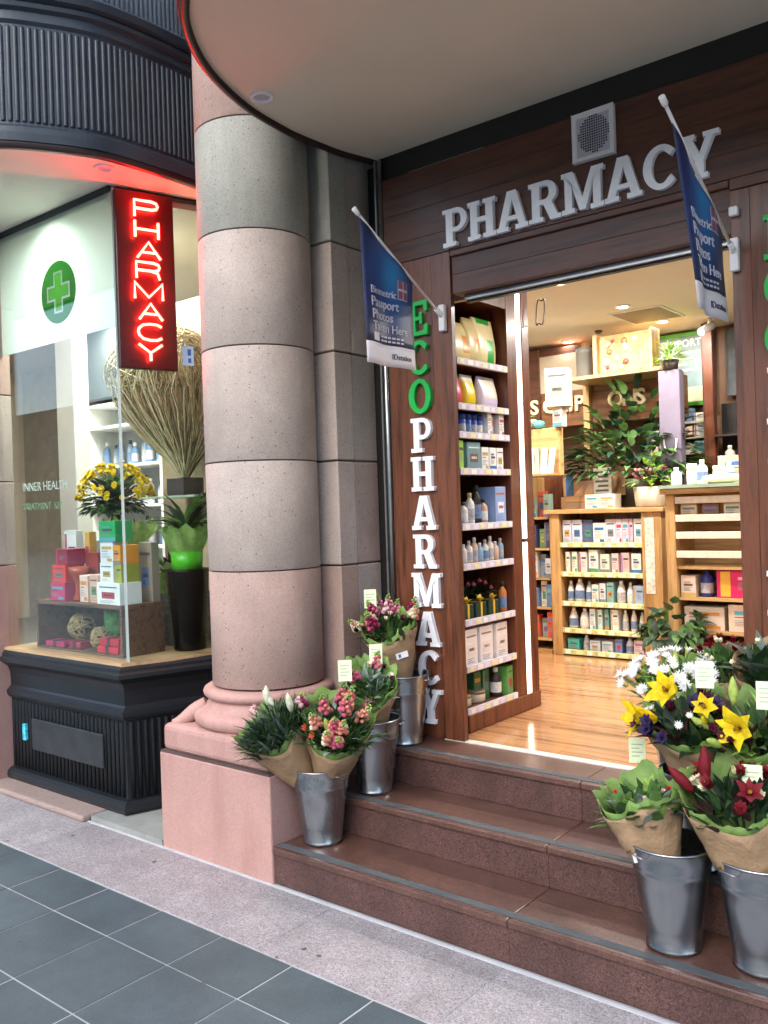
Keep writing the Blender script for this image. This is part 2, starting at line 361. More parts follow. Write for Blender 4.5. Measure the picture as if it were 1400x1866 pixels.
for i in range(46):
    x = qg.uniform(-4.6, -.4); y = qg.uniform(.9, 2.56); r = qg.uniform(.004, .012); z = .0032 if y > 2.18 else .0022
    mb.add([(x+r*math.cos(a*.785)*qg.uniform(.8, 1.2), y+r*math.sin(a*.785)*qg.uniform(.8, 1.2), z) for a in range(8)], [tuple(range(8))])
mb.build('gum_spots', mat('old_gum', hx('5b5a59'), .9, var=.2, scale=30), pv, kind='stuff')
# raised stone kerb in front of the display window
kb = thing('stone_kerb', 'low pink stone kerb under the black window base', 'kerb', (-4.7, 2.62, 0))
for a, b, mm in ((-8.6, -6.6, m_pink), (-6.595, -5.19, m_drumA), (-5.185, -4.18, m_drumP2)):
    Box(a, b, 2.56, 2.80, .001, .035).build('kerb_stone', mm, kb, .012, seg=2)
# ------------------------------------------------------------------ steps
st = struct(Box(-2.77, 1.6, 2.66, 3.40, -.02, .12).build('steps', m_joint))
SX = [-2.787, -1.62, -.62, 1.5]
RZ = .1625
YF = [2.604, 2.90, 3.185]; YB = [2.905, 3.19, 3.425]
for k in range(3):
    z1 = RZ*(k+1); z0_ = RZ*k
    for a, b in zip(SX, SX[1:]):
        Box(a+.0003, b-.0003, YF[k]+.012, YF[k]+.05, z0_+.001, z1-.031).build('riser', m_redgr, st, .002)
        Box(a+.0003, b-.0003, YF[k], YB[k]+.03, z1-.03, z1).build('tread', m_redpol, st, .006, seg=2)
    Box(SX[0]+.005, SX[-1]-.01, YF[k]+.022, YF[k]+.058, z1, z1+.003).build('grip_strip', m_grip, st)
    if k: Box(-2.76, 1.55, YF[k]+.051, 3.40, RZ*k-.03, RZ*(k+1)-.032).build('core', m_joint, st)
FZ = .4875
Box(-2.45, 1.5, 3.431, 3.475, .46, FZ+.006).build('threshold_bar', mat('threshold_metal', hx('d9d4c8'), .4, .3), st, .003)
# ------------------------------------------------------------------ stone column
CXc, CYc = -3.17, 2.98
colm = thing('stone_column', 'round pink granite column on a square pedestal beside the steps', 'column', (CXc, CYc, 0))
Box(-3.555, -2.79, 2.604, 3.40, -.01, .462).build('pedestal_block', m_pink, colm, .008, seg=2)
Box(-3.551, -2.794, 2.608, 3.39, .459, .471).build('mortar_joint', m_joint, colm)
Box(-3.545, -2.80, 2.614, 3.39, .468, .60).build('plinth_block', m_pink, colm, .03, seg=3)
prof = [(.30, .598), (.345, .60), (.36, .615), (.364, .635), (.36, .655), (.345, .668), (.325, .672), (.305, .69), (.292, .71), (.29, .722), (.305, .728), (.315, .74), (.318, .752), (.312, .766), (.295, .776), (.262, .777)]
MB().lathe(prof, (CXc, CYc, 0), 64).build('base_moulding', m_pink, colm)
# corner spurs of the base
for sx, sy in ((-1, -1), (1, -1), (-1, 1), (1, 1)):
    mb = MB(); d = V((sx, sy, 0)).normalized(); pts = []; rs = []
    for i in range(9):
        t = i/8; pts.append(V((CXc, CYc, 0))+d*(.30+.17*t)+V((0, 0, .68-.085*t**.8+.008*math.sin(t*6)))); rs.append(.038-.018*t+.008*math.sin(t*math.pi))
    mb.tube(pts, rs, 10); mb.build('corner_spur', m_pink, colm)
zs = [.783, 1.331, 1.843, 2.377, 2.912, 3.43, 3.99, 5.2]
ms = [m_drumP, m_drumA, m_drumA, m_drumA, m_drumG, m_drumP, m_drumP]
for i, mm in enumerate(ms):
    a, b = zs[i], zs[i+1]
    MB().lathe([(.2695, a+.003), (.2715, a+.0055), (.2715, b-.0055), (.2695, b-.003)], (CXc, CYc, 0), 72).build('drum', mm, colm)
    MB().lathe([(.262, b-.006), (.262, b+.006)], (CXc, CYc, 0), 48, capb=False, capt=False).build('mortar_joint', m_joint, colm)
# ------------------------------------------------------------------ stepped pier behind the column
pier = thing('stone_pier', 'square stone pier of stacked blocks behind the round column', 'pier', (-3.17, 3.3, 0))
Box(-3.54, -2.87, 3.21, 3.58, 0, 5.0).build('pier_core', m_joint, pier)
m_pierG = granite('warm_grey_granite', [hx('a89f97'), hx('bab0a8'), hx('c6bcb4'), hx('b0a79f')], 300, .7, .2, .18, .05, pits=66)
pm = [[m_drumP, m_drumA], [m_drumA, m_drumP2], [m_drumA, m_pierG], [m_drumA, m_drumA], [m_drumG, m_pierG], [m_drumP, m_drumP]]
zz = [.0]+zs[1:6]+[5.0]
for i in range(6):
    a, b = zz[i]+.004, zz[i+1]-.004
    Box(-3.56, -2.857, 3.185, 3.316, a, b).build('stone_block', pm[i][0], pier, .005)
    Box(-3.55, -2.861, 3.322, 3.50, a, b).build('stone_block', pm[i][1], pier, .005)
    Box(-3.55, -2.866, 3.505, 3.6, a, b).build('stone_block', m_drumA, pier, .005)
Box(-2.868, -2.713, 3.50, 3.56, .49, 3.345).build('dark_reveal', m_black, pier)  # black fill puts the shade of the narrow gap into the colour
tag(MB().tube([(-2.727, 3.424, .49), (-2.727, 3.424, 3.33)], .011, 10).build('conduit_pipe', m_alu), 'thin grey metal conduit running up beside the wooden pilaster', 'pipe')
tag(Box(-2.752, -2.742, 3.41, 3.425, .49, 3.33).build('conduit_rail', mat('dull_steel', hx('8d8f8e'), .4, .8)), 'narrow dull steel rail between pier and conduit', 'rail')
# ------------------------------------------------------------------ canopies
def smooth(P, k=6):
    out = []; n = len(P)
    for i in range(n-1):
        p0, p1, p2, p3 = [V(P[max(0, min(n-1, i+j))]) for j in (-1, 0, 1, 2)]
        for s in range(k):
            t = s/k; out.append(.5*((2*p1)+(-p0+p2)*t+(2*p0-5*p1+4*p2-p3)*t*t+(-p0+3*p1-3*p2+p3)*t**3))
    out.append(V(P[-1])); return out
PR = smooth([(-2.765, 3.56), (-2.78, 3.42), (-2.82, 3.24), (-2.835, 3.0), (-2.828, 2.85), (-2.785, 2.6), (-2.67, 2.31), (-2.52, 2.09), (-2.36, 1.94), (-2.1, 1.78), (-1.7, 1.65), (-1.2, 1.58), (-.5, 1.55), (1.6, 1.55)])
PL = smooth([(-9, 1.55), (-6.6, 1.55), (-5.5, 1.58), (-4.9, 1.66), (-4.45, 1.78), (-4.12, 1.93), (-3.911, 2.093), (-3.79, 2.265), (-3.70, 2.444), (-3.672, 2.613), (-3.663, 2.838), (-3.668, 3.044), (-3.69, 3.3)])
def canopy(name, label, P, back, msof, ribs):
    c = V((sum(q[0] for q in P)/len(P), 2.6, 3.35)); t = thing(name, label, 'canopy', c)
    poly = [(q[0], q[1]) for q in P]+back
    MB().poly([poly], .06, Matrix.Translation((0, 0, 3.35))).build('soffit', msof, t)
    MB().sweep(P, [(-.012, 3.352), (-.012, 3.333), (.016, 3.333), (.022, 3.338), (.022, 3.362)], caps=False, sm=True).build('soffit_rim', m_rim, t)
    fa = MB().sweep(P, [(.0, 3.362), (.03, 3.362), (.034, 3.40), (.034, 3.425), (.02, 3.44), (.02, 3.905), (.034, 3.92), (.034, 3.96), (.055, 3.972), (.06, 3.99), (.05, 4.0), (.075, 4.012), (.085, 4.045), (.07, 4.06), (-.15, 4.06)], caps=False).build('fascia', m_slate, t)
    uf = MB().sweep(P, [(-.14, 4.06), (-.14, 5.6), (-.3, 5.6)], caps=False).build('upper_fascia', m_slate2, t)
    L = 0; nxt = .01; sp = .0298
    for i in range(len(P)-1):
        a, b = V(P[i]), V(P[i+1]); d = (b-a); sl = d.length
        while nxt < L+sl:
            q = a+d*((nxt-L)/sl); n_ = V((d.y, -d.x)).normalized(); nxt += sp
            if not ribs(q): continue
            o = piece('rib'+name, MB().lathe([(.0105, 0), (.0118, .006), (.0118, .435), (.0105, .441)], n=8), 'rib', m_slate, (q.x+n_.x*.018, q.y+n_.y*.018, 3.452), fa)
            if q.x > -5.0 or q.x > -2.9 and q.y > 1.9:
                o2 = piece('urib'+name, MB().lathe([(.012, 0), (.012, 1.4)], n=6), 'upper_rib', m_slate2, (q.x-n_.x*.14, q.y-n_.y*.14, 4.12), uf)
        L += sl
    return t
canopy('curved_canopy', 'curved beige canopy over the wooden pharmacy entrance', PR, [(1.6, 3.56)], m_soffit, lambda q: q.y > 1.8 and q.x < -2.1)
canopy('curved_canopy', 'dark fluted curved canopy over the lit display window', PL, [(-3.9, 3.4), (-9, 3.4)], m_soffitL, lambda q: q.x > -5.3)
def downlight(x, y, z, label, on=False, group=None, r=.048, parent=None):
    t = thing('downlight', label, 'light', (x, y, z), group)
    MB().lathe([(r*.7, -.002), (r*.72, -.008), (r, -.01), (r*1.06, -.004), (r*1.06, 0)], (x, y, z), 28, capb=False, capt=False).build('trim_ring', m_white, t)
    MB().lathe([(r*.7, -.003), (.001, -.003)], (x, y, z), 24, capb=False, capt=False).build('lens', emit('lamp_glow', (1, .82, .55), 25) if on else mat('grey_lens', hx('b5b3c2'), .25), t)
    return t
downlight(-2.679, 2.591, 3.35, 'unlit round downlight in the beige canopy near the column')
downlight(-3.805, 2.575, 3.35, 'unlit round downlight in the red-lit soffit above the neon sign')
# building mass above and around
up = tag(Box(-12, 8, 3.62, 9, 3.62, 14).build('upper_building', m_slate2), 'blue grey upper storeys of the building above the canopies', 'building')
Box(-12, 8, 3.565, 3.62, 3.41, 14).build('upper_wall', m_slate2, up)
# ------------------------------------------------------------------ wooden shopfront
sf = thing('wooden_shopfront', 'dark mahogany shopfront framing the open pharmacy doorway', 'shopfront', (-1.7, 3.5, FZ))
def boards(name, x0, x1, y0, y1, z0, z1, m_, split, ax, bev=.0012):
    prev = None
    e = sorted(split)
    for a, b in zip(e, e[1:]):
        if ax == 'x': Box(a+.0002, b-.0002, y0, y1, z0, z1).build(name, m_, sf, bev)
        else: Box(x0, x1, y0, y1, a+.0002, b-.0002).build(name, m_, sf, bev)
boards('pilaster_board', 0, 0, 3.432, 3.462, FZ+.002, 2.80, m_wood, [-2.712, -2.60, -2.44, -2.33], 'x')
boards('pilaster_board', 0, 0, 3.432, 3.58, FZ+.002, 2.755, m_wood, [-1.045, -.975, -.86, -.70, -.5], 'x')
boards('header_board', -2.735, 1.5, 3.43, 3.57, 0, 0, m_woodx, [2.802, 2.90, 3.04, 3.13, 3.228], 'z')
boards('lintel_board', -2.328, -1.047, 3.445, 3.57, 0, 0, m_woodx, [2.60, 2.69, 2.80], 'z')
Box(-1.045, 1.5, 3.425, 3.57, 2.757, 2.80).build('lintel_board', m_woodx, sf, .003)
Box(-2.328, -1.047, 3.428, 3.445, 2.772, 2.801).build('trim_strip', m_woodx, sf, .004)
Box(-.5, 1.5, 3.46, 3.57, FZ, 2.757).build('side_wall', m_wood, sf)
Box(-2.748, 1.5, 3.45, 3.58, 3.23, 3.35).build('shadow_beam', m_black, sf)  # dark recess above the header: its shade is put in as black
Box(-2.30, -1.05, 3.50, 3.57, 2.575, 2.599).build('door_track', m_alu, sf, .002)
Box(-2.30, -1.05, 3.52, 3.55, 2.568, 2.574).build('door_track', m_black, sf)
# small pale strip put in for the lit line left under the beam
Box(-2.56, -2.13, 3.440, 3.449, 3.2285, 3.234).build('lit_line_strip', m_alu, sf)
# speaker grille
sp_ = thing('wall_speaker', 'square white perforated speaker above the PHARMACY letters', 'speaker', (-1.58, 3.42, 3.02))
MB().poly([[(-1.672, 3.022), (-1.488, 3.022), (-1.488, 3.222), (-1.672, 3.222)], [(-1.652, 3.042), (-1.508, 3.042), (-1.508, 3.202), (-1.652, 3.202)]], .024, Matrix(((1, 0, 0, 0), (0, 0, -1, 3.43), (0, 1, 0, 0), (0, 0, 0, 1)))).build('frame', m_white, sp_, .003)
Box(-1.652, -1.508, 3.412, 3.429, 3.042, 3.202).build('grille', mat('grille_grey', hx('b9bac6'), .5), sp_)
mb = MB()
for i in range(14):
    for j in range(15):
        x = -1.646+i*.0101; z = 3.048+j*.0105
        if (x+1.58)**2/.068**2+(z-3.122)**2/.076**2 < 1: mb.box(x, x+.0058, 3.4095, 3.4119, z, z+.006)
mb.build('perforations', m_black, sp_, kind='stuff')
# letters
m_let = mat('white_letter', hx('eceef2'), .45, var=.05, scale=20); m_grn = mat('green_letter', hx('12b14a'), .4, var=.06)
def MF(x, z, y=3.43): return Matrix(((1, 0, 0, x), (0, 0, -1, y), (0, 1, 0, z), (0, 0, 0, 1)))
sg = thing('pharmacy_sign', 'white slab-serif PHARMACY letters across the header board', 'sign', (-1.7, 3.41, 2.81))
x = -2.345; h = .172; tot = sum(GL[c][0] for c in 'PHARMACY')*h; gap = (1.275-tot)/7
for c in 'PHARMACY':
    w, lp = GL[c]; MB().poly([[(a*h, b*h) for a, b in q] for q in lp], .022, MF(x, 2.812+ (x+2.345)*.012)).build('letter', m_let, sg, .0015)
    x += w*h+gap
def column_word(cx, ztop, label):
    t = thing('pilaster_sign', label, 'sign', (cx, 3.41, .5))
    hh = .163
    for i, c in enumerate('ECOPHARMACY'):
        w, lp = GL[c]; hw = w*hh*.94/2
        MB().poly([[(a*hh*.94-hw, b*hh) for a, b in q] for q in lp], .02, MF(cx, ztop-i*.187-hh, 3.432)).build('letter', m_grn if i < 3 else m_let, t, .0015)
column_word(-2.515, 2.592, 'vertical ECO PHARMACY letters on the left wooden pilaster')
column_word(-.865, 2.632, 'vertical ECO PHARMACY letters on the right wooden pilaster')
# ------------------------------------------------------------------ display window bay (left)
GC = V((-3.985, 2.735)); SDIR = V((math.sin(rad(18)), math.cos(rad(18)))); SN = V((SDIR.y, -SDIR.x))
BP = [(-5.2, 2.735), (-4.02, 2.735), (-4.02+.34, 2.735+1.046)]
win = thing('display_window', 'corner display window on a black fluted base left of the column', 'shop window', (-4.5, 2.9, 0))
MB().sweep(BP, [(-.03, .036), (.035, .036), (.045, .055), (.04, .085), (.02, .098), (0, .102), (0, .525), (.015, .53), (.03, .55), (.03, .572), (.01, .588), (0, .6), (.004, .68), (.02, .72), (.05, .742), (.066, .755), (.066, .775), (.05, .787), (.05, .802), (.036, .815), (.03, .83), (-.06, .83)]).build('base', m_base, win)
ribm = MB().lathe([(.0145, .112), (.0145, .515)], n=8, capt=False)
x = -5.17
while x < -4.03:
    piece('fl', ribm, 'flute', m_base, (x, 2.735, 0), win); x += .0385
s = .03
while s < 1.05:
    piece('fl', ribm, 'flute', m_base, (-4.02+SDIR.x*s, 2.735+SDIR.y*s, 0), win); s += .0385
Box(-4.93, -4.2, 2.708, 2.722, .245, .43).build('plaque', mat('dark_plaque', hx('2a2e31'), .5, var=.3, scale=12), win, .004)
Box(-5.03, -4.995, 2.705, 2.7215, .29, .385).build('blue_sticker', mat('blue_sticker', hx('4fc3de'), .4, var=.5, scale=60), win)
MB().poly([[(-5.2, 2.70), (-3.99, 2.70), (-3.66, 3.76), (-3.72, 3.95), (-5.2, 3.95)]], .02, Matrix.Translation((0, 0, .815))).build('display_floor', wood('pale_floor', hx('a58a63'), hx('bfa27a'), 'x', .4, .5), win)
Box(-5.2, GC.x, 2.735, 2.743, .836, 3.345).build('glass_pane', glass('front_glass', refl=1.0), win)
SM = frame((GC.x, GC.y+.004, 0), (SDIR.x, SDIR.y, 0), (0, 0, 1))     # x along the side pane, y up, z outward
MB().box(.012, 1.09, .836, 3.345, -.008, 0, M=SM).build('glass_pane', glass('side_glass', refl=.6), win)
MB().box(-.004, .009, .836, 3.345, -.008, .0, M=SM).build('corner_bead', mat('glass_edge', hx('c7d6d2'), .2, var=.05), win)
bd = frosted('frosted_film', hx('e3ece9'), .5)
Box(-5.2, -4.0, 2.752, 2.757, 2.615, 3.33).build('frosted_panel', bd, win)
Box(-5.2, -3.99, 2.72, 2.78, 3.332, 3.349).build('head_rail', m_black, win)
MB().box(.02, 1.1, 3.332, 3.349, -.03, .003, M=SM).build('head_rail', m_black, win)
# green cross emblem
em = thing('cross_emblem', 'round green emblem with white outlined cross on frosted panel', 'emblem', (-4.55, 2.75, 2.7))
def cross(a, b): return [(-a, -b), (a, -b), (a, -a), (b, -a), (b, a), (a, a), (a, b), (-a, b), (-a, a), (-b, a), (-b, -a), (-a, -a)]
EM = Matrix(((1, 0, 0, -4.55), (0, 0, -1, 2.7515), (0, 1, 0, 2.893), (0, 0, 0, 1)))
MB().poly([arc(0, 0, .178, .178, 0, 354, 60), cross(.0455, .1185)], .002, EM).build('disc', frosted('green_film', hx('55b048'), .75), em)
MB().poly([cross(.045, .118), cross(.0325, .1055)], .002, EM).build('cross_outline', mat('white_film', hx('eef5ee'), .4), em)
MB().poly([cross(.032, .105)], .002, EM).build('cross_fill', frosted('light_green_film', hx('86cc60'), .75), em)
# faint green and white lettering on the pane
mb = MB(); TM = Matrix(((1, 0, 0, -4.985), (0, 0, -1, 2.7345), (0, 1, 0, 1.775), (0, 0, 0, 1)))
write(mb, 'INNER HEALTH', .072, TM, 0, 0); TM2 = TM.copy(); TM2[2][3] = 1.665; write(mb, 'TREATMENT  KIT', .055, TM2, 1, 0)
mb.build('window_lettering', [mat('pale_film', hx('9fb3a4'), .5), mat('faded_green_film', hx('5f8a66'), .5)], win)
# blue sticker on side pane
mb = MB(); mb.box(.355, .42, 2.425, 2.53, .001, .002, M=SM); mb.box(.385, .405, 2.48, 2.515, .0021, .003, 1, M=SM); mb.box(.388, .405, 2.44, 2.465, .0021, .003, 1, M=SM)
mb.build('door_sticker', [mat('sky_blue_film', hx('9cc9ea'), .4), mat('navy_print', hx('2c5f9e'), .4)], win)
# neon sign
ns = thing('neon_sign', 'glowing red vertical PHARMACY neon sign at the window corner', 'neon sign', (-3.95, 2.9, 2.38))
NM = frame((GC.x+SN.x*.045, GC.y+SN.y*.045+.004, 0), (SDIR.x, SDIR.y, 0), (0, 0, 1))
m_red = mat('red_acrylic', hx('300509'), .3, var=.05)
MB().box(.0, .314, 2.385, 3.325, -.04, 0, M=NM).build('backing_box', m_red, ns, .004)
NEON = {'P': [[(0, 0), (0, 1), (.75, 1), (.95, .92), (1, .75), (.95, .58), (.75, .5), (.03, .5)]], 'H': [[(0, 0), (0, 1)], [(1, 0), (1, 1)], [(0, .5), (1, .5)]],
        'A': [[(0, 0), (.5, 1), (1, 0)], [(.2, .36), (.8, .36)]], 'R': [[(0, 0), (0, 1), (.75, 1), (.95, .92), (1, .75), (.95, .58), (.75, .5), (.03, .5)], [(.6, .5), (.92, .38), (1, 0)]],
        'M': [[(0, 0), (0, 1), (.5, .12), (1, 1), (1, 0)]], 'C': [[(1, .85), (.8, .98), (.5, 1), (.2, .92), (.03, .7), (0, .5), (.03, .3), (.2, .08), (.5, 0), (.8, .02), (1, .15)]], 'Y': [[(0, 1), (.5, .48), (1, 1)], [(.5, .48), (.5, 0)]]}
m_neon = emit('neon_tube', (1, .02, .012), 32)
for i, c in enumerate('PHARMACY'):
    mb = MB(); zt = 3.272-i*.1085; w = .125 if c != 'M' else .15
    for ln in NEON[c]:
        mb.tube([NM @ V((.095+.008*(c == 'A')-(.012 if c == 'M' else 0)+a*w, zt-.086+b*.086, .022)) for a, b in ln], .0072, 6)
    mb.build('neon_letter', m_neon, ns)
# stone pier at far left
lp_ = thing('far_pier', 'stone pier at the left edge beside the display window', 'pier', (-5.6, 3.0, 0))
for i in range(6):
    Box(-6.05, -5.205, 2.64, 2.80, zz[i]+.003, zz[i+1]-.003).build('stone_block', [m_pink, m_drumA, m_drumA, m_drumP, m_drumP, m_drumP][i], lp_, .004)
# ------------------------------------------------------------------ room behind the display window
m_wl = mat('white_wall', hx('e6e8e4'), .7, var=.03)
lw = struct(Box(-9.6, -4.0, 5.3, 5.4, .3, 3.4).build('back_wall_left', mat('taupe_wall', hx('b9b0a4'), .8)))
struct(Box(-9.7, -9.6, 2.7, 5.4, .3, 3.4).build('side_wall_left', m_cream))
struct(Box(-4.05, -3.99, 3.95, 5.3, .3, 3.4).build('partition_wall', m_cream))
struct(Box(-4.0, -3.6, 3.9, 3.96, .3, 3.4).build('partition_return', m_cream))
struct(Box(-9.6, -4.05, 2.75, 5.3, .4, .487).build('floor_left', mat('grey_floor', hx('8a857e'), .4)))
struct(MB().poly([[(-9.6, 2.76), (-4.02, 2.76), (-3.69, 3.77), (-3.69, 3.95), (-4.06, 3.95), (-4.06, 5.3), (-9.6, 5.3)]], .03, Matrix.Translation((0, 0, 3.30))).build('ceiling_left', m_ceil))
struct(Box(-9.6, -6.05, 2.9, 3.0, 0, 3.4).build('front_wall_left', m_drumA))
def area(name, loc, size, power, col=(1, 1, 1), rot=None, shape='SQUARE', parent=None):
    d = bpy.data.lights.new(name, 'AREA'); d.energy = power; d.size = size; d.color = col; d.shape = shape
    o = bpy.data.objects.new(name, d); COL.objects.link(o); o.location = loc
    if rot: o.rotation_euler = rot
    return o
def spot(name, loc, power, col, tgt, ang=100, blend=.6, size=.04):
    d = bpy.data.lights.new(name, 'SPOT'); d.energy = power; d.color = col; d.spot_size = rad(ang); d.spot_blend = blend; d.shadow_soft_size = size
    o = bpy.data.objects.new(name, d); COL.objects.link(o); o.location = loc; o.rotation_euler = (V(loc)-V(tgt)).to_track_quat('Z', 'Y').to_euler(); return o
WC = (1, .97, .9)
for i, (x, y) in enumerate(((-4.6, 3.25), (-5.5, 3.9), (-6.45, 4.2))):
    tag(Box(x-.3, x+.3, y-.09, y+.09, 3.28, 3.30).build('ceiling_panel_light', emit('panel_glow', (1, .97, .92), 9)), ['bright ceiling light panel above the twig arrangement', 'middle ceiling light panel in the display room', 'rear ceiling light panel in the display room'][i], 'light', 'display room light panels')
    area('panel_lamp', (x, y, 3.27), .4, (12, 17, 26)[i], WC)
spot('panel_spot', (-4.58, 2.90, 3.25), 20, WC, (-4.6, 2.75, 2.98), 160, 1)
# white pillar and shelves seen through the glass
tag(Box(-5.67, -5.44, 3.38, 3.5, .49, 3.29).build('white_pillar', m_wl, bevel=.01), 'bright white square pillar inside the display window', 'pillar')
cab = thing('white_shelving', 'white lit shelving of small bottles behind the yellow flowers', 'shelving', (-6.4, 4.6, .49))
for x in (-7.05, -5.98): Box(x-.03, x+.03, 4.5, 4.85, .49, 2.60).build('side_panel', m_wl, cab)
Box(-7.02, -6.01, 4.83, 4.85, .49, 2.60).build('back_panel', mat('pale_blue_back', hx('b7c3cc'), .6), cab)
for z in (1.0, 1.35, 1.70, 2.05, 2.40, 2.60): Box(-7.02, -6.01, 4.5, 4.83, z-.012, z+.012).build('shelf', m_wl, cab)
tag(Box(-7.08, -5.95, 4.48, 4.86, 2.66, 3.28).build('dark_bulkhead', mat('charcoal_board', hx('3d4444'), .6)), 'dark chalkboard bulkhead above the white lit shelving', 'bulkhead')
def bottle(name, x, y, z, r, h, m_, mcap, label, cat='bottle', group=None, shape='bottle'):
    t = thing(name, label, cat, (x, y, z), group)
    if shape == 'bottle': pr = [(r*.92, 0), (r, .01), (r, h*.62), (r*.9, h*.70), (r*.45, h*.80), (r*.42, h*.84)]
    elif shape == 'jar': pr = [(r*.95, 0), (r, .008), (r, h*.68), (r*.9, h*.72)]
    else: pr = [(r*.8, 0), (r, .01), (r*.97, h*.5), (r*.62, h*.78), (r*.36, h*.84)]
    bo = MB().lathe(pr, (x, y, z), 14).build('body', m_, t)
    a = pr[-1][0]
    MB().lathe([(a*1.12, pr[-1][1]), (a*1.12, h-.004), (a*.95, h)], (x, y, z), 12).build('cap', mcap, t)
    if h > .1 and shape != 'x':
        MB().lathe([(r*1.012, h*.14), (r*1.012, h*.5)], (x, y, z), 14, capb=False, capt=False).build('printed_band', random.choice([m_lab1, m_lab2, m_lab3]), bo)
    return t
m_lab1 = mat('label_white', hx('e4e2dc'), .5, var=.2, scale=60); m_lab2 = mat('label_blue', hx('6d86ad'), .5, var=.3, scale=70); m_lab3 = mat('label_grey', hx('b2b0b6'), .5, var=.3, scale=70)
def carton(name, x, y, z, w, d, h, m_, label, cat='carton', group=None, pm_=None, face='-y', rot=0, style=0):
    """printed carton standing on z; x,y centre; printed blocks on the face turned to the aisle"""
    t = thing(name, label, cat, (x, y, z), group)
    R = Matrix.Translation((x, y, z)) @ Matrix.Rotation(rot+random.uniform(-.05, .05), 4, 'Z')
    bo = MB().box(-w/2, w/2, -d/2, d/2, 0, h, M=R).build('box', m_, t, .0015)
    mb = MB(); q = random.Random(int((x*31+y*17+z*7)*1000))
    if face == '-y':
        def pl(a0, a1, b0, b1, k): mb.box(-w/2+a0*w, -w/2+a1*w, -d/2-.0012, -d/2-.0002, b0*h, b1*h, k, M=R)
    else:
        def pl(a0, a1, b0, b1, k): mb.box(w/2+.0002, w/2+.0012, -d/2+a0*d, -d/2+a1*d, b0*h, b1*h, k, M=R)
    k = style or q.randint(1, 4); L0 = .1+.1*q.random()
    if k == 1: pl(.12, .88, .64, .78, 2); pl(.12, .6, .54, .57, 1); [pl(.12, .5+.35*q.random(), .42-.06*e, .44-.06*e, 0) for e in range(4)]; pl(.55, .9, .06, .2, 2)
    elif k == 2: pl(.0, 1, .0, .2, 2); pl(.2, .8, .52, .62, 1); pl(.2, .65, .66, .74, 2); [pl(.2, .5+.3*q.random(), .44-.05*e, .46-.05*e, 0) for e in range(4)]
    elif k == 3: pl(.22, .78, .28, .58, 2); pl(.3, .7, .4, .48, 1); pl(.12, .88, .78, .83, 1); [pl(.15, .5+.3*q.random(), .18-.05*e, .195-.05*e, 0) for e in range(3)]
    else: pl(.06, .22, .05, .95, 2); pl(.34, .92, .66, .76, 1); [pl(.34, .6+.3*q.random(), .54-.06*e, .56-.06*e, 0) for e in range(5)]
    acc = cm(q.choice(['3a6ea8', 'b5485a', '4f8f6a', '8a6fb0', 'd08a3a', '5aa0b0', 'c0a060', '7a7f88']))
    mb.build('print', [m_p1, (pm_ or [m_p1, m_p2])[1], pm_[0] if pm_ else acc], bo, kind='stuff')
    return t
m_p1 = mat('print_grey', hx('8c8f99'), .5, var=.3, scale=80); m_p2 = mat('print_dark', hx('55525a'), .5, var=.3, scale=80)
COLS = {}
def cm(h, r=.45): 
    if h not in COLS: COLS[h] = mat('card_'+h, hx(h), r, var=.06, scale=14)
    return COLS[h]
k = 0
for z in (1.36, 1.71, 2.06):
    for i in range(9):
        k += 1
        bottle('small_bottle', -6.93+i*.105, 4.62+.03*(i % 2), z+.002, .032, .19+.03*((i*7+k) % 3), cm(['c9d3dc', '8fa6bd', 'dfe3e6', '5a7fa8'][(i+k) % 4]), cm(['eeeeee', '333a44'][i % 2]), f'small pale bottle, {ORD[i]} from left on {["lower","middle","upper"][int((z-1.3)/.34)]} white shelf', 'bottle', 'bottles on the white shelving')
# beige stone partition with glass shelf behind the twigs
tag(Box(-4.86, -4.08, 3.66, 3.74, .49, 3.0).build('beige_partition', mat('beige_stone', hx('b7a78f'), .8, var=.2, scale=10, bump=.3)), 'beige stone partition behind the twig arrangement', 'partition')
tag(Box(-4.62, -4.09, 3.3, 3.655, 1.71, 1.722).build('glass_shelf', mat('green_glass', hx('9fb7a4'), .15)), 'green glass shelf under the black twig pot', 'shelf')
# ------------------------------------------------------------------ plants helpers
def leaf(mb, p, d, up, L, w, bend=.4, mi=0, seg=4, fold=.25):
    d = V(d).normalized(); up = V(up); side = d.cross(up)
    if side.length < 1e-5: side = d.orthogonal()
    side.normalize(); nrm = side.cross(d).normalized(); vs = []; fs = []
    for i in range(seg+1):
        t = i/seg; ww = w*math.sin(math.pi*min(1, (.06+.94*t))**.75) if i < seg else 0.0008
        c = V(p)+d*(L*t*(1-.15*bend*t))-nrm*(bend*L*t*t)*-1*(-1)
        vs += [c-side*ww+nrm*fold*ww, c, c+side*ww+nrm*fold*ww]
    for i in range(seg):
        a = i*3; fs += [(a, a+1, a+4, a+3), (a+1, a+2, a+5, a+4)]
    mb.add(vs, fs, mi, True)
def rdir(spread, axis=V((0, 0, 1)), rnd=random):
    a = rnd.uniform(0, 2*math.pi); t = rnd.uniform(0, 1)**.5*spread
    u = axis.orthogonal().normalized(); w = axis.cross(u)
    return (axis*math.cos(t)+(u*math.cos(a)+w*math.sin(a))*math.sin(t)).normalized()
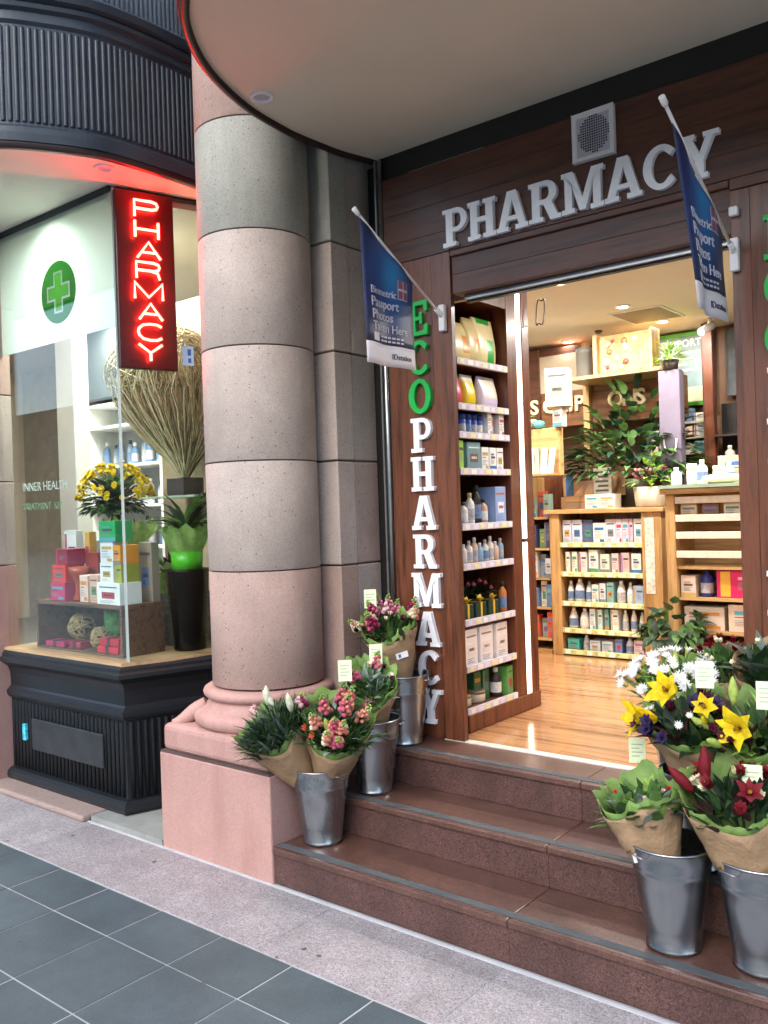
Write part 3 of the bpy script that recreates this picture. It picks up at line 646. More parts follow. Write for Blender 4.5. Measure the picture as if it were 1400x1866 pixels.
def petals(mb, c, d, n, L, w, op=1.3, curl=.6, mi=0, seg=4, jit=.1, ph=0):
    d = V(d).normalized(); u = d.orthogonal().normalized(); v = d.cross(u)
    for k in range(n):
        a = ph+2*math.pi*k/n+random.uniform(-jit, jit); rd_ = u*math.cos(a)+v*math.sin(a); sd_ = d.cross(rd_)
        q = V(c); vs = []; LL = L*random.uniform(.9, 1.1)
        for i in range(seg+1):
            t = i/seg; an = op*(t**.7)+curl*t*t; dr = d*math.cos(an)+rd_*math.sin(an)
            ww = w*max(.03, math.sin(math.pi*(.08+.9*t)**.9)); nn = dr.cross(sd_)
            vs += [q-sd_*ww-nn*ww*.25, q.copy(), q+sd_*ww-nn*ww*.25]; q = q+dr*(LL/seg)
        fs = []
        for i in range(seg):
            b = i*3; fs += [(b, b+1, b+4, b+3), (b+1, b+2, b+5, b+4)]
        mb.add(vs, fs, mi, True)
F_ = {n: plant(n, hx(c), .2, .7, .35, 55) for n, c in dict(lily_yellow='f0d21c', daisy_white='eef0ee', daisy_eye='c9b22a', rose_red='7d1220', cream='ece8c8', pink='d56a86', peach='e8a08a', magenta='a8285c', wine='5a1230', purple='2b204a', white_lily='eef2d8', lily_green='b7cf6a', stamen='9a6a1c', pale_pink='efc6cb', coral='d9503f').items()}
G_ = {n: plant(n, hx(c), .4, .6, .28, 30) for n, c in dict(leaf_dark='38562f', leaf_mid='587f40', leaf_light='8fb455', leaf_grey='65756a', eucalyptus='93a39a', leaf_lime='9cc43e', burgundy_leaf='4b2a2a', leaf_deep='1f3a24').items()}
m_stem = plant('stem', hx('55703a'), .2)
# ------------------------------------------------------------------ things in the display window
cr = thing('display_crate', 'dark wooden open crate in the corner of the display window', 'crate', (-4.56, 2.94, .836))
m_cr = wood('crate_wood', hx('4a352c'), hx('6e5445'), 'x', .5, 1); 
for a in ((-5.0, -4.12, 2.80, 3.08, 1.098, 1.12), (-5.0, -4.98, 2.80, 3.08, .836, 1.098), (-4.14, -4.12, 2.80, 3.08, .836, 1.098), (-4.98, -4.14, 3.06, 3.08, .836, 1.098), (-4.98, -4.14, 2.80, 3.06, .836, .846)): Box(*a).build('board', m_cr, cr, .002)
tz = 1.121
def cart2(x, y, z, w, d, h, colr, label, style=0, name='gift_box'): return carton(name, x, y, z, w, d, h, cm(colr), label, 'box', 'boxes on the crate', None, '-y', 0, style)
cart2(-4.80, 2.90, tz, .155, .14, .105, 'c43a72', 'magenta box at the bottom of the red stack on the crate')
cart2(-4.79, 2.90, tz+.106, .14, .13, .105, 'e23a34', 'bright red box in the middle of the stack on the crate')
cart2(-4.765, 2.90, tz+.212, .13, .12, .092, '9b2c48', 'dark crimson box on top of the red stack')
cart2(-4.885, 3.0, tz, .13, .05, .41, 'dde6ea', 'tall white carton behind the red box stack')
cart2(-4.735, 3.02, tz, .05, .05, .40, 'd5a95a', 'slim tan carton beside the tall white carton')
cart2(-4.53, 2.87, tz, .085, .07, .155, 'e6c9c2', 'pale pink candle box on the crate')
cart2(-4.435, 2.88, tz, .085, .08, .16, 'd9b09a', 'peach candle box next to the pale pink one')
cart2(-4.47, 3.0, tz, .15, .07, .30, 'e6e2d2', 'cream box standing behind the candle boxes')
cart2(-4.25, 2.88, tz, .23, .14, .12, 'e8eef0', 'wide white box at the corner of the crate', 3)
cart2(-4.285, 2.88, tz+.121, .12, .11, .11, 'e6edf0', 'dotted white box above the wide white box', 3)
cart2(-4.285, 2.88, tz+.232, .12, .10, .115, 'dfe5ee', 'white box with lines under the green box', 1)
cart2(-4.265, 2.88, tz+.348, .155, .11, .115, '27a45f', 'plain green box topping the white stack')
cart2(-4.185, 2.89, tz+.121, .06, .12, .10, '9aa53a', 'small olive box beside the dotted white box')
cart2(-4.19, 2.89, tz+.222, .07, .12, .105, 'e8962e', 'small orange box above the olive box')
cart2(-4.19, 3.04, tz, .13, .05, .335, '8f8579', 'grey brown carton with white label behind orange box', 3)
vz = tag(MB().lathe([(.035, 0), (.04, .01), (.022, .06), (.03, .12), (.055, .16), (.06, .2), (.05, .2), (.02, .12)], (-4.645, 2.88, tz), 18, capt=False).build('goblet_vase', mat('rust_glass', hx('a84a34'), .2)), 'rust coloured goblet vase on the crate', 'vase')
tag(Box(-4.70, -4.58, 2.96, 3.02, tz, tz+.28).build('rust_box', cm('8f3a34'), bevel=.004), 'dark rust box standing behind the goblet vase', 'box')
def twine(x, y, z, r, label):
    mb = MB(); q = random.Random(int(x*1000))
    for i in range(26):
        ax = V((q.gauss(0, 1), q.gauss(0, 1), q.gauss(0, 1))).normalized(); u = ax.orthogonal().normalized(); w = ax.cross(u); r2 = r*q.uniform(.86, 1); o_ = ax*q.uniform(-.5, .5)*r2
        k = math.sqrt(max(1e-4, r2*r2-o_.length_squared))
        mb.tube([V((x, y, z+r))+o_+(u*math.cos(a*.5236)+w*math.sin(a*.5236))*k for a in range(13)], .0045, 5, cap=False)
    t = thing('twig_ball', label, 'twig ball', (x, y, z)); mb.build('woven_twigs', mat('twig_tan', hx('9d8a64'), .8, var=.3, scale=30), t)
    MB().ico((x, y, z+r), r*.8, sub=2).build('dark_core', mat('ball_core', hx('2a251e'), .9), t)
twine(-4.73, 2.94, .875, .085, 'woven twig ball at the left inside the crate')
twine(-4.47, 2.90, .848, .065, 'woven twig ball in the middle of the crate')
def gift(x, y, z, w, d, h, colr, label):
    t = thing('wrapped_gift', label, 'gift box', (x, y, z)); m_ = mat('satin_'+colr, hx(colr), .3, var=.2, scale=14)
    Box(x-w/2, x+w/2, y-d/2, y+d/2, z, z+h).build('box', m_, t, .006, seg=2); Box(x-.014, x+.014, y-d/2-.002, y+d/2+.002, z, z+h+.002).build('ribbon', mat('dark_ribbon', hx('45303a'), .4), t)
gift(-4.82, 2.86, .847, .2, .1, .035, 'a52860', 'magenta gift box lying at the left of the crate'); gift(-4.64, 2.88, .847, .12, .1, .04, '96263c', 'crimson gift box under the twig balls')
gift(-4.28, 2.86, .847, .2, .1, .04, 'c2253c', 'red gift box at the bottom right of the crate'); gift(-4.28, 2.87, .8885, .19, .1, .042, 'b81f38', 'red gift box stacked on another in the crate')
t = thing('moss_vase', 'green moss vase inside the crate', 'vase', (-4.43, 2.99, .847)); MB().lathe([(.05, 0), (.06, .09), (.075, .10), (.082, .22), (.07, .245), (.0, .25)], (-4.43, 2.99, .847), 20, capt=False).build('vase', plant('moss', hx('4d8f4a'), .5, .8, .1, 60), t)
# black ribbed pot with bright green foil plant
bp_ = thing('black_pot_plant', 'tall black ribbed pot with bright green plant by the column', 'potted plant', (-4.05, 3.2, .836))
mb = MB(); pr = []
for i in range(37):
    z = i/36*.46; pr.append((.088+.034*(i/36)+(.0028 if i % 2 else 0), z))
mb.lathe(pr+[(.11, .455)], (-4.05, 3.2, .836), 40).build('pot', mat('gloss_black', hx('060607'), .22, spec=.2), bp_)
MB().lathe([(.085, .44), (.092, .56), (.088, .56)], (-4.05, 3.2, .836), 24).build('green_sleeve', mat('lime_plastic', hx('4bb022'), .3), bp_)
def crinkle(name, c, r0_, r1_, h, m_, parent, n=56, amp=.25, seed=0, peaks=7):
    q = random.Random(seed); vs = []; fs = []; ns_ = 4; ph = q.uniform(0, 6)
    hh = [h*(1+amp*math.sin(peaks*2*math.pi*k/n+ph)+q.uniform(-.3, .3)*amp*2) for k in range(n)]
    for s in range(ns_+1):
        t = s/ns_
        for k in range(n):
            a = 2*math.pi*k/n; r = r0_+(r1_-r0_)*t**.8+.012*math.sin(9*a+s)*t+q.uniform(-.014, .014)*t
            vs.append((c[0]+r*math.cos(a), c[1]+r*math.sin(a), c[2]+hh[k]*t))
    for s in range(ns_):
        for k in range(n): fs.append((s*n+k, s*n+(k+1) % n, (s+1)*n+(k+1) % n, (s+1)*n+k))
    return MB().add(vs, fs, 0, True).build(name, m_, parent)
m_limep = plant('lime_tissue', hx('a8cc78'), .25, .6, .5, 25)
crinkle('tissue', (-4.05, 3.2, 1.38), .08, .135, .15, m_limep, bp_, seed=3, amp=.12, peaks=9)
mb = MB(); q = random.Random(5)
for i in range(46):
    d = rdir(1.15, V((0, 0, 1)), q); leaf(mb, V((-4.05, 3.2, 1.50))+d*.05, d, (0, 0, 1), q.uniform(.14, .32), q.uniform(.016, .032), .45, q.randint(0, 1))
mb.build('foliage', [G_['leaf_deep'], G_['leaf_mid']], bp_, kind='stuff')
# light green wrapped pot on stacked stone
tag(Box(-4.42, -4.2, 3.22, 3.5, .836, 1.14).build('slate_stack', granite('grey_slate', [hx('6f726c'), hx('8c8f88'), hx('9fa19a')], 60, .8, .5)), 'grey slate block beside the dark crate', 'stone block')
gp2 = thing('wrapped_plant', 'lime tissue wrapped plant behind the corner of the crate', 'potted plant', (-4.32, 3.3, 1.141))
crinkle('tissue', (-4.32, 3.3, 1.141), .07, .14, .15, m_limep, gp2, seed=8)
mb = MB()
for i in range(26):
    d = rdir(1.0, V((0, 0, 1)), q); leaf(mb, V((-4.32, 3.3, 1.2))+d*.04, d, (0, 0, 1), q.uniform(.1, .3), q.uniform(.01, .022), .3, q.randint(0, 1))
mb.build('foliage', [G_['burgundy_leaf'], G_['leaf_mid']], gp2, kind='stuff')
# yellow chrysanthemums on a tall stand
ym = thing('yellow_chrysanthemum', 'bushy yellow chrysanthemums behind the crate boxes', 'flowers', (-5.0, 3.35, .836))
MB().lathe([(.09, 0), (.08, .02), (.08, .5), (.11, .62), (.1, .62)], (-5.0, 3.35, .836), 20).build('pot', mat('grey_pot', hx('7d8680'), .5), ym)
MB().tube([(-4.98, 3.35, 1.4), (-4.95, 3.35, 1.62)], .03, 8).build('stem', m_stem, ym)
crinkle('tissue', (-4.86, 3.38, 1.42), .09, .17, .14, m_limep, ym, seed=12)
mb = MB()
for i in range(560):
    d = rdir(1.8, V((0, 0, 1)), q); leaf(mb, V((-4.95, 3.35, 1.68))+d*q.uniform(.03, .2), d, (0, 0, 1), q.uniform(.05, .09), q.uniform(.016, .028), .3, q.randint(0, 2))
mb.build('foliage', [G_['leaf_dark'], G_['leaf_mid'], G_['leaf_deep']], ym, kind='stuff')
for i in range(115):
    d = rdir(1.45, V((0, 0, 1)), q); c = V((-4.95, 3.35, 1.69))+V((d.x*.25, d.y*.22, d.z*.26)); mb = MB()
    petals(mb, c, d, 12, .036, .010, 1.45, .1, 0, 3); petals(mb, c+d*.004, d, 9, .026, .008, .8, .3, 0, 3); mb.ico(c, .014, 0, .1)
    mb.build('flower', [F_['lily_yellow'], F_['daisy_eye']], ym)
# twig arrangement
tw = thing('twig_arrangement', 'huge sheaf of pale dried twigs in a black pot', 'twig arrangement', (-4.33, 3.45, 1.72))
Box(-4.40, -4.24, 3.34, 3.5, 1.723, 1.83).build('pot', mat('charcoal_pot', hx('2e2c2b'), .5), tw, .004)
mb = MB(); q = random.Random(21)
for i in range(620):
    a = q.uniform(0, 2*math.pi); rm = q.uniform(.15, 1)**.5*.44; lean = V((-.13, -.03, 0)); pts = []; H_ = q.uniform(.8, 1.0)
    tw_ = q.uniform(-.5, .5); cu = q.uniform(.75, 1.1)
    for s in range(9):
        t = s/8; rr_ = rm*(math.sin(min(1, t*1.35)*math.pi/2)**1.3)*(1-max(0, t-.72)*1.5*cu)
        aa = a+tw_*t+(1.2*tw_+.5)*max(0, t-.65)*2
        z = 1.80+H_*(.98*t-.28*max(0, t-.75)**1.5*4*cu*.35)
        pts.append(V((-4.32+rr_*math.cos(aa), 3.42+rr_*math.sin(aa)*.8, z))+lean*t*t**.5+V((q.uniform(-.008, .008), q.uniform(-.008, .008), 0)))
    mb.tube(pts, [.0045-.002*s/8 for s in range(9)], 4, q.randint(0, 2), cap=False)
for i in range(190):
    ax = V((q.gauss(0, 1), q.gauss(0, 1), q.gauss(0, 1)+.6)).normalized(); u_ = ax.orthogonal().normalized(); w_ = ax.cross(u_); a = q.uniform(0, 6.28); b = a+q.uniform(.7, 1.9); k_ = q.uniform(.9, 1.04)
    mb.tube([V((-4.45, 3.40, 2.50))+V((x_.x*.40*k_, x_.y*.33*k_, max(-.12, x_.z*.27)*k_)) for x_ in [u_*math.cos(a+(b-a)*s/6)+w_*math.sin(a+(b-a)*s/6) for s in range(7)]], .005, 4, q.choice((0, 2, 2)), cap=False)
mb.build('twigs', [mat('twig_a', hx('c2b38a'), .8, var=.25, scale=30), mat('twig_b', hx('857753'), .8, var=.25, scale=30), mat('twig_c', hx('ddd2b0'), .8, var=.2, scale=30)], tw, kind='stuff')
pst = thing('blue_poster', 'blue leaflet card on the glass shelf beside the twig pot', 'leaflet', (-4.2, 3.62, 1.723))
MB().box(-4.30, -4.13, 3.62, 3.63, 1.73, 1.97).build('card', cm('33508f'), pst); mb = MB(); mb.box(-4.28, -4.2, 3.6175, 3.6195, 1.90, 1.94); mb.box(-4.28, -4.21, 3.6175, 3.6195, 1.83, 1.87); mb.build('print', cm('e4e6ea'), pst)
# ------------------------------------------------------------------ flags
def flagmat(name, yc, zc):
    m, n, l, b = nt(name); p_ = pos(n, l)
    d = n.new('ShaderNodeVectorMath'); d.operation = 'DISTANCE'; mp = n.new('ShaderNodeMapping'); mp.inputs['Scale'].default_value = (0, 1, .75); l.new(p_, mp.inputs[0]); l.new(mp.outputs[0], d.inputs[0]); d.inputs[1].default_value = (0, yc, zc*.75)
    cc = ramp(n, l, d.outputs['Value'], [(0, c4(hx('2f7fb8'))), (.09, c4(hx('2a5a9c'))), (.19, c4(hx('253363'))), (.34, c4(hx('30303c')))])
    l.new(cc, b.inputs['Base Color']); b.inputs['Roughness'].default_value = .5; return m
m_fw = mat('flag_white', hx('d9d6de'), .6, var=.04); m_fi = mat('flag_ink', hx('3a3846'), .6); m_ft = mat('flag_text', hx('c4c6d6'), .6); m_fm = mat('flag_magenta', hx('8c5a74'), .6, var=.2, scale=90); m_pole = mat('pole_white', hx('d2d0d0'), .4)
def flag(X, plate, tip, TL, BL, BR, TR, label, side=1):
    """cloth quad in the plane x=X (y,z corners), hung under a sloping pole"""
    t = thing('wall_flag', label, 'flag', (X, plate[0], plate[1]-.06))
    Box(X-.016, X+.016, plate[0]-.028, 3.431, plate[1]-.062, plate[1]+.062).build('wall_plate', m_white, t, .003)
    a = V((X, plate[0]-.015, plate[1]+.005)); b = V((X, tip[0], tip[1])); e = (b-a).normalized()
    MB().tube([a, b], .0062, 10).build('pole', m_pole, t); MB().tube([a-e*.005, a+e*.06], .011, 10).build('socket', m_white, t)
    MB().tube([b-e*.035, b-e*.025, b+e*.004], [.007, .011, .011], 10).build('end_cap', m_white, t)
    def P(u, v, off=0):
        l_ = V((0, TL[0], TL[1])).lerp(V((0, BL[0], BL[1])), v); r_ = V((0, TR[0], TR[1])).lerp(V((0, BR[0], BR[1])), v); q = l_.lerp(r_, u)
        return V((X+off+.010*math.sin(5*u+2.2*v)*v+.006*math.sin(11*u), q.y, q.z))
    def sheet(v0, v1, m_, nm, nu=16, nv=14, off=0):
        vs = [P(i/nu, v0+(v1-v0)*j/nv, off) for j in range(nv+1) for i in range(nu+1)]; fs = [(j*(nu+1)+i, j*(nu+1)+i+1, (j+1)*(nu+1)+i+1, (j+1)*(nu+1)+i) for j in range(nv) for i in range(nu)]
        return MB().add(vs, fs, 0, True).build(nm, m_, t, solid=.0012)
    hL = TL[1]-BL[1]; vb = 1-.092/hL
    # lower straight edge of the printed part: v differs at both sides, so cut by height
    def Pz(u, z, off):
        lo, hi = 0.0, 1.0
        for _ in range(24):
            md = (lo+hi)/2
            if P(u, md).z > z: lo = md
            else: hi = md
        return P(u, (lo+hi)/2, off)
    zb = BL[1]; zw = zb+.092; nu = 16
    vs = []; nv = 12
    for j in range(nv+1):
        for i in range(nu+1):
            u = i/nu; zt = P(u, 0).z; zq = zt+(zw-zt)*j/nv; vs.append(Pz(u, zq, 0))
    fs = [(j*(nu+1)+i, j*(nu+1)+i+1, (j+1)*(nu+1)+i+1, (j+1)*(nu+1)+i) for j in range(nv) for i in range(nu)]
    pcl = MB().add(vs, fs, 0, True).build('printed_cloth', flagmat('flag_print', (TL[0]+TR[0])/2+.03, zb+.40), t, solid=.0012)
    vs = [Pz(i/nu, zw+(zb-zw)*j/3, 0) for j in range(4) for i in range(nu+1)]; fs = [(j*(nu+1)+i, j*(nu+1)+i+1, (j+1)*(nu+1)+i+1, (j+1)*(nu+1)+i) for j in range(3) for i in range(nu)]
    hem = MB().add(vs, fs, 0, True).build('white_hem', m_fw, t, solid=.0012)
    wdt = BR[0]-BL[0]
    def txt(mb, s_, size, u0, z, mi=0, bold=0):
        v_, f_ = text_data(s_, size, bold); mb.add([Pz(min(1, max(0, u0+q.x/wdt)), z+q.y, .0025+q.z) for q in v_], f_, mi)
    def rect(mb, u0, u1, z0, z1, mi=0, off=.0022, n=3):
        vs = [Pz(u0+(u1-u0)*i/n, z, off) for z in (z0, z1) for i in range(n+1)]; mb.add(vs, [(i, i+1, n+2+i, n+1+i) for i in range(n)], mi)
    mb = MB()
    txt(mb, 'Biometric', .046, .11, zb+.300); txt(mb, 'Passport', .056, .11, zb+.247, 0, .0005); txt(mb, 'Photos', .056, .12, zb+.194, 0, .0005); txt(mb, 'Taken Here', .052, .13, zb+.146)
    rect(mb, .14, .27, zb+.100, zb+.135, 0); [rect(mb, .33+.075*k, .33+.075*k+.055, zb+z_, zb+z_+.008, 0) for k in range(6) for z_ in (.104, .121)]
    mb.build('flag_lettering', m_ft, pcl)
    mb = MB(); rect(mb, .66, .87, zb+.30, zb+.385, 0, .002)
    for u0 in (.67, .775):
        for z0 in (zb+.304, zb+.349): rect(mb, u0, u0+.085, z0, z0+.035, 1, .0032)
    mb.build('cross_mark', [m_ft, m_fm], pcl)
    mb = MB(); txt(mb, 'IDstation', .034, .55, zb+.034, 0); mb.build('maker_lettering', m_fi, hem)
    return t
flag(-2.37, (3.432, 2.490), (2.80, 2.853), (2.832, 2.826), (2.843, 2.220), (3.190, 2.220), (3.195, 2.618), 'blue passport photo flag on the left pilaster')
flag(-1.03, (3.432, 2.510), (2.735, 2.866), (2.815, 2.812), (2.985, 2.240), (3.318, 2.240), (3.295, 2.565), 'blue passport photo flag on the right pilaster')
tag(Box(-1.045, -1.012, 3.405, 3.431, 2.655, 2.69).build('wall_clip', m_white, bevel=.004), 'small white clip above the right flag plate', 'clip')
# ------------------------------------------------------------------ buckets
m_galv = mat('galvanised_steel', hx('a9afb3'), .27, 1, var=.05, scale=4, rv=.03, sc=(1, 1, .3))
m_wire = mat('wire', hx('b5b8ba'), .3, 1)
m_water = mat('bucket_dark', hx('1c2220'), .3)
def bucket(x, y, z, label, ha=0, k=1.0):
    t = thing('metal_bucket', label, 'bucket', (x, y, z), 'galvanised flower buckets on the steps'); h = .33*k; rb = .082*k; rt = .128*k
    R = lambda s: rb+(rt-rb)*s
    pr = [(rb*.97, .004), (rb, .0), (rb+.004, .002), (rb+.004, .010), (rb+.001, .014)]
    for s in (.2, .4, .6, .70): pr.append((R(s), h*s))
    pr += [(R(.73)+.003, h*.73), (R(.755)+.003, h*.755), (R(.78), h*.78), (R(.80)+.0025, h*.80), (R(.82), h*.82), (R(.95), h*.95), (rt+.001, h*.975)]
    bb = MB().lathe(pr, (x, y, z), 40, capt=False).build('body', m_galv, t)
    MB().lathe([(rt*.94, h*.80), (rt-.004, h*.985), (rb*.9, .02)][:2], (x, y, z), 40, capb=False, capt=False).build('inner_wall', m_galv, t)
    MB().lathe([(.001, h*.80), (rt*.945, h*.80)], (x, y, z), 32, capb=False, capt=False).build('inside', m_water, t)
    MB().tube([V((x+rt*math.cos(a*.1571), y+rt*math.sin(a*.1571), z+h*.985)) for a in range(41)], .0042, 6, cap=False).build('rim', m_galv, bb)
    for sg in (0, math.pi):
        a = ha+sg; o = V((math.cos(a), math.sin(a), 0)); s_ = V((-o.y, o.x, 0)); c = V((x, y, z+h*.93))+o*(rt-.002)
        MB().tube([c+s_*.036, c+s_*.034+o*.016, c+s_*.03+o*.02+V((0, 0, .002)), c-s_*.03+o*.02+V((0, 0, .002)), c-s_*.034+o*.016, c-s_*.036], .0024, 6).build('handle', m_wire, t)
    return t
bucket(-2.655, 2.785, .1655, 'metal bucket against the pedestal on the lowest step', rad(-5))
bucket(-2.578, 3.05, .328, 'metal bucket on the middle step behind two leaning bouquets', rad(30))
bucket(-2.58, 3.292, .4905, 'metal bucket on the top step by the left pilaster', rad(10))
bucket(-1.09, 2.762, .1655, 'metal bucket on the lowest right step holding a small posy', rad(-118), 1.02)
bucket(-.822, 2.79, .1655, 'metal bucket on the lowest step at the right edge', rad(-115), 1.02)
bucket(-1.10, 3.048, .328, 'metal bucket under yellow lilies on the middle step', rad(40))
bucket(-.835, 3.05, .328, 'metal bucket on the middle step at the right edge', rad(40))
bucket(-1.235, 3.298, .4905, 'metal bucket of white daisies on the top step', rad(20))
bucket(-.965, 3.298, .4905, 'metal bucket of red roses on the top step at right', rad(20))
# ------------------------------------------------------------------ bouquets
m_kraft = plant('kraft_paper', hx('a08566'), .10, .75, .12, 9, rnd=.06, bump=.55)
m_tis = plant('green_tissue', hx('86a85a'), .25, .6, .4, 14, rnd=.2, bump=.5)
m_card = mat('price_card', hx('dcebc4'), .6, var=.04); m_cprint = mat('card_print', hx('a8b89a'), .6)
m_stick = mat('sticker', hx('e4e8ee'), .4); m_stick2 = mat('sticker_blue', hx('4f6a96'), .4)
def bouquet(label, base, head, R1, flowers, leaves, seed, R0=.045, front=.62, back=1.05, peak=0, tissue=1, cards=(), stick=None, spread=1.0, explicit=(), tl=.028, wrap=True):
    """base: where the stems are bound in the bucket, head: middle of the flower dome"""
    q = random.Random(seed); random.seed(seed)
    base = V(base); head = V(head); w = (head-base); L = w.length; w.normalize()
    f = (CAM-head); f = (f-w*f.dot(w)).normalized(); s = w.cross(f).normalized()
    t = thing('bouquet', label, 'bouquet', base, 'wrapped bouquets in buckets')
    n = 48; ns_ = 11; ph = [q.uniform(-.5, .5)+x_ for x_ in (.9, 2.6, 4.3)]
    def rim(a):   # a measured from the side facing the street
        c = (1-math.cos(a))/2
        return L*(front+(back-front)*c**.8+peak*max(0, math.cos(a*1.0))**6+.10*sum(max(0, math.cos(a-x_))**10 for x_ in ph))
    if wrap:
        for nm, m_, dr, dl, cr_ in (('paper_wrap', m_kraft, 0, 0, .004),)+((('tissue', m_tis, -.008, tl, .004),) if tissue else ()):
            vs = []; fs = []; e_ = [q.uniform(-1, 1) for _ in range(n)]
            for j in range(ns_+1):
                tt = j/ns_
                for k in range(n):
                    a = 2*math.pi*k/n; hh = rim(a)+dl+(e_[k]*.014 if nm == 'tissue' else e_[k]*.001)
                    z = -.06+(hh+.06)*tt; fr_ = max(0, z/L)
                    r = (R0+(R1-R0)*fr_**.85)*(1+.07*math.sin(3*a+seed)*tt)+dr+cr_*math.sin(5*a+seed+2*tt)*tt+(e_[k]*.004*tt**2 if nm == 'tissue' else e_[k]*.0006*tt)
                    pp_ = base+w*z+(f*math.cos(a)+s*math.sin(a))*r; nz_ = noise.noise(pp_*16+V((seed, 0, 0)))*.011+noise.noise(pp_*42)*.004; vs.append(pp_+(f*math.cos(a)+s*math.sin(a))*nz_*min(1, tt*1.6))
            for j in range(ns_):
                for k in range(n): fs.append((j*n+k, j*n+(k+1) % n, (j+1)*n+(k+1) % n, (j+1)*n+k))
            MB().add(vs, fs, 0, True).build(nm, m_, t, solid=.0012)
    def dome(u, r_=None):
        a = q.uniform(0, 2*math.pi); r = (q.random()**.5)*u if r_ is None else r_
        d = (w+(f*math.cos(a)+s*math.sin(a))*r*.9).normalized()
        return base+w*(L*(.86+.24*(1-r*r)))+(f*math.cos(a)+s*math.sin(a))*R1*r*1.1*spread, d
    mb = MB(); mats_ = [G_[x_] for x_ in leaves[0]]
    for i in range(int(leaves[1]*1.6)):
        p_, d = dome(1.0); p_ = p_-d*leaves[2]*q.uniform(.5, .95); d = (d+V((q.uniform(-.5, .5), q.uniform(-.5, .5), q.uniform(-.2, .5)))).normalized()
        leaf(mb, p_, d, w, leaves[2]*q.uniform(.6, 1.25), leaves[3]*q.uniform(.7, 1.2), q.uniform(.0, .5), q.randrange(len(mats_)))
    for i in range(10):
        p_, d = dome(.6); mb.tube([base+w*.02, p_], .0025, 4, 0, cap=False)
    mb.build('foliage', mats_, t, kind='stuff')
    def flower(kind, p_, d, sz):
        mb = MB()
        if kind[0] == 'lily':
            petals(mb, p_, d, 3, sz, sz*.24, 1.0, .55, 0, 5); petals(mb, p_, d, 3, sz*.95, sz*.19, 1.1, .55, 0, 5, ph=math.pi/3)
            for k in range(5):
                dd = (d+rdir(.45, d, q)*.3).normalized(); mb.tube([p_, p_+dd*sz*.5], .0016, 3, 1, cap=False); mb.ico(p_+dd*sz*.52, .005, 1)
            mb.build('flower', [F_[kind[1]], F_['stamen']], t)
        elif kind[0] == 'daisy':
            petals(mb, p_, d, 12, sz, sz*.13, 1.35, .2, 0, 3, .1); mb.ico(p_+d*sz*.1, sz*.22, 1, sc=(1, 1, .8)); mb.build('flower', [F_[kind[1]], F_['daisy_eye']], t)
        elif kind[0] == 'rose':
            for r_, o_, nn in ((.5, .25, 5), (.8, .6, 6), (1, 1.0, 7)): petals(mb, p_, d, nn, sz*r_, sz*.34, o_, .35, 0, 3, .2, q.uniform(0, 3))
            mb.build('flower', [F_[kind[1]]], t)
        elif kind[0] == 'spike':
            tip = p_+d*sz
            mb.tube([p_-d*sz*.4, tip], [.004, .002], 5, 1)
            for k in range(22):
                tt = k/21; a = k*2.4; u_ = d.orthogonal().normalized(); v_ = d.cross(u_); rr_ = .022*(1-tt*.75); c = p_+d*sz*(tt*.95)+(u_*math.cos(a)+v_*math.sin(a))*rr_
                mb.ico(c, .014*(1-tt*.62), 2 if tt > .8 else (3 if (k*7) % 5 == 0 else 0), .28)
            mb.build('flower_spike', [F_[kind[1]], m_stem, G_['leaf_light'], F_[kind[2]]], t)
        elif kind[0] == 'bud':
            u_ = d.orthogonal().normalized(); v_ = d.cross(u_)
            pts = [p_+d*sz*x_ for x_ in (-.1, .05, .25, .55, .85, 1)]; mb.tube(pts, [sz*.05, sz*.11, sz*.17, sz*.18, sz*.1, sz*.02], 8, 0); mb.build('bud', [F_[kind[1]]], t)
        elif kind[0] == 'iris':
            petals(mb, p_, d, 6, sz, sz*.3, .6, 1.2, 0, 4, .25); petals(mb, p_, d, 4, sz*.6, sz*.25, .2, .3, 0, 3, .3); mb.build('flower', [F_[kind[1]]], t)
        elif kind[0] == 'sprig':
            for k in range(16): mb.ico(p_+V((q.gauss(0, 1), q.gauss(0, 1), q.gauss(0, 1)))*sz*.5, sz*.16, 0, .3)
            mb.build('flower_cluster', [F_[kind[1]]], t)
    for kind, cnt, sz in flowers:
        for i in range(cnt):
            p_, d = dome(.95); d = (d+f*.35).normalized(); flower(kind, p_+d*.012, d, sz*q.uniform(.85, 1.15))
    for kind, p_, d, sz in explicit:
        flower(kind, V(p_), V(d).normalized(), sz); MB().tube([V(p_), base+w*L*.6], .0028, 5).build('stem', m_stem, t)
    for c in cards:
        c = V(c); cf = (CAM-c).normalized(); cf.z *= .4; up_ = V((q.uniform(-.12, .12), 0, 1)); M = frame(c, V((0, 0, 1)).cross(cf), up_)
        pc = MB().box(-.029, .029, -.045, .045, -.0006, .0006, M=M).build('price_card', m_card, t)
        mb = MB(); [mb.box(-.02, .02-.012*(k % 2), .02-k*.014, .024-k*.014, .0007, .0011, M=M) for k in range(4)]; mb.build('card_lines', m_cprint, pc)
        MB().tube([c-V((0, 0, .04)), base+w*L*.6], .0012, 4).build('card_stick', m_stem, pc)
    if stick:
        a, hz = stick; c = base+w*(L*hz)+(f*math.cos(a)+s*math.sin(a))*(R0+(R1-R0)*hz**.85+.006); nf = (f*math.cos(a)+s*math.sin(a)); M = frame(c, (nf.cross(w)*-1), w)
        mb = MB(); mb.box(-.03, .03, -.014, .014, 0, .0012, M=M); mb.box(-.018, -.006, -.008, .008, .0013, .0018, 1, M=M); mb.build('sticker', [m_stick, m_stick2], t)
    return t
toC = lambda p_: (CAM-V(p_)).normalized()
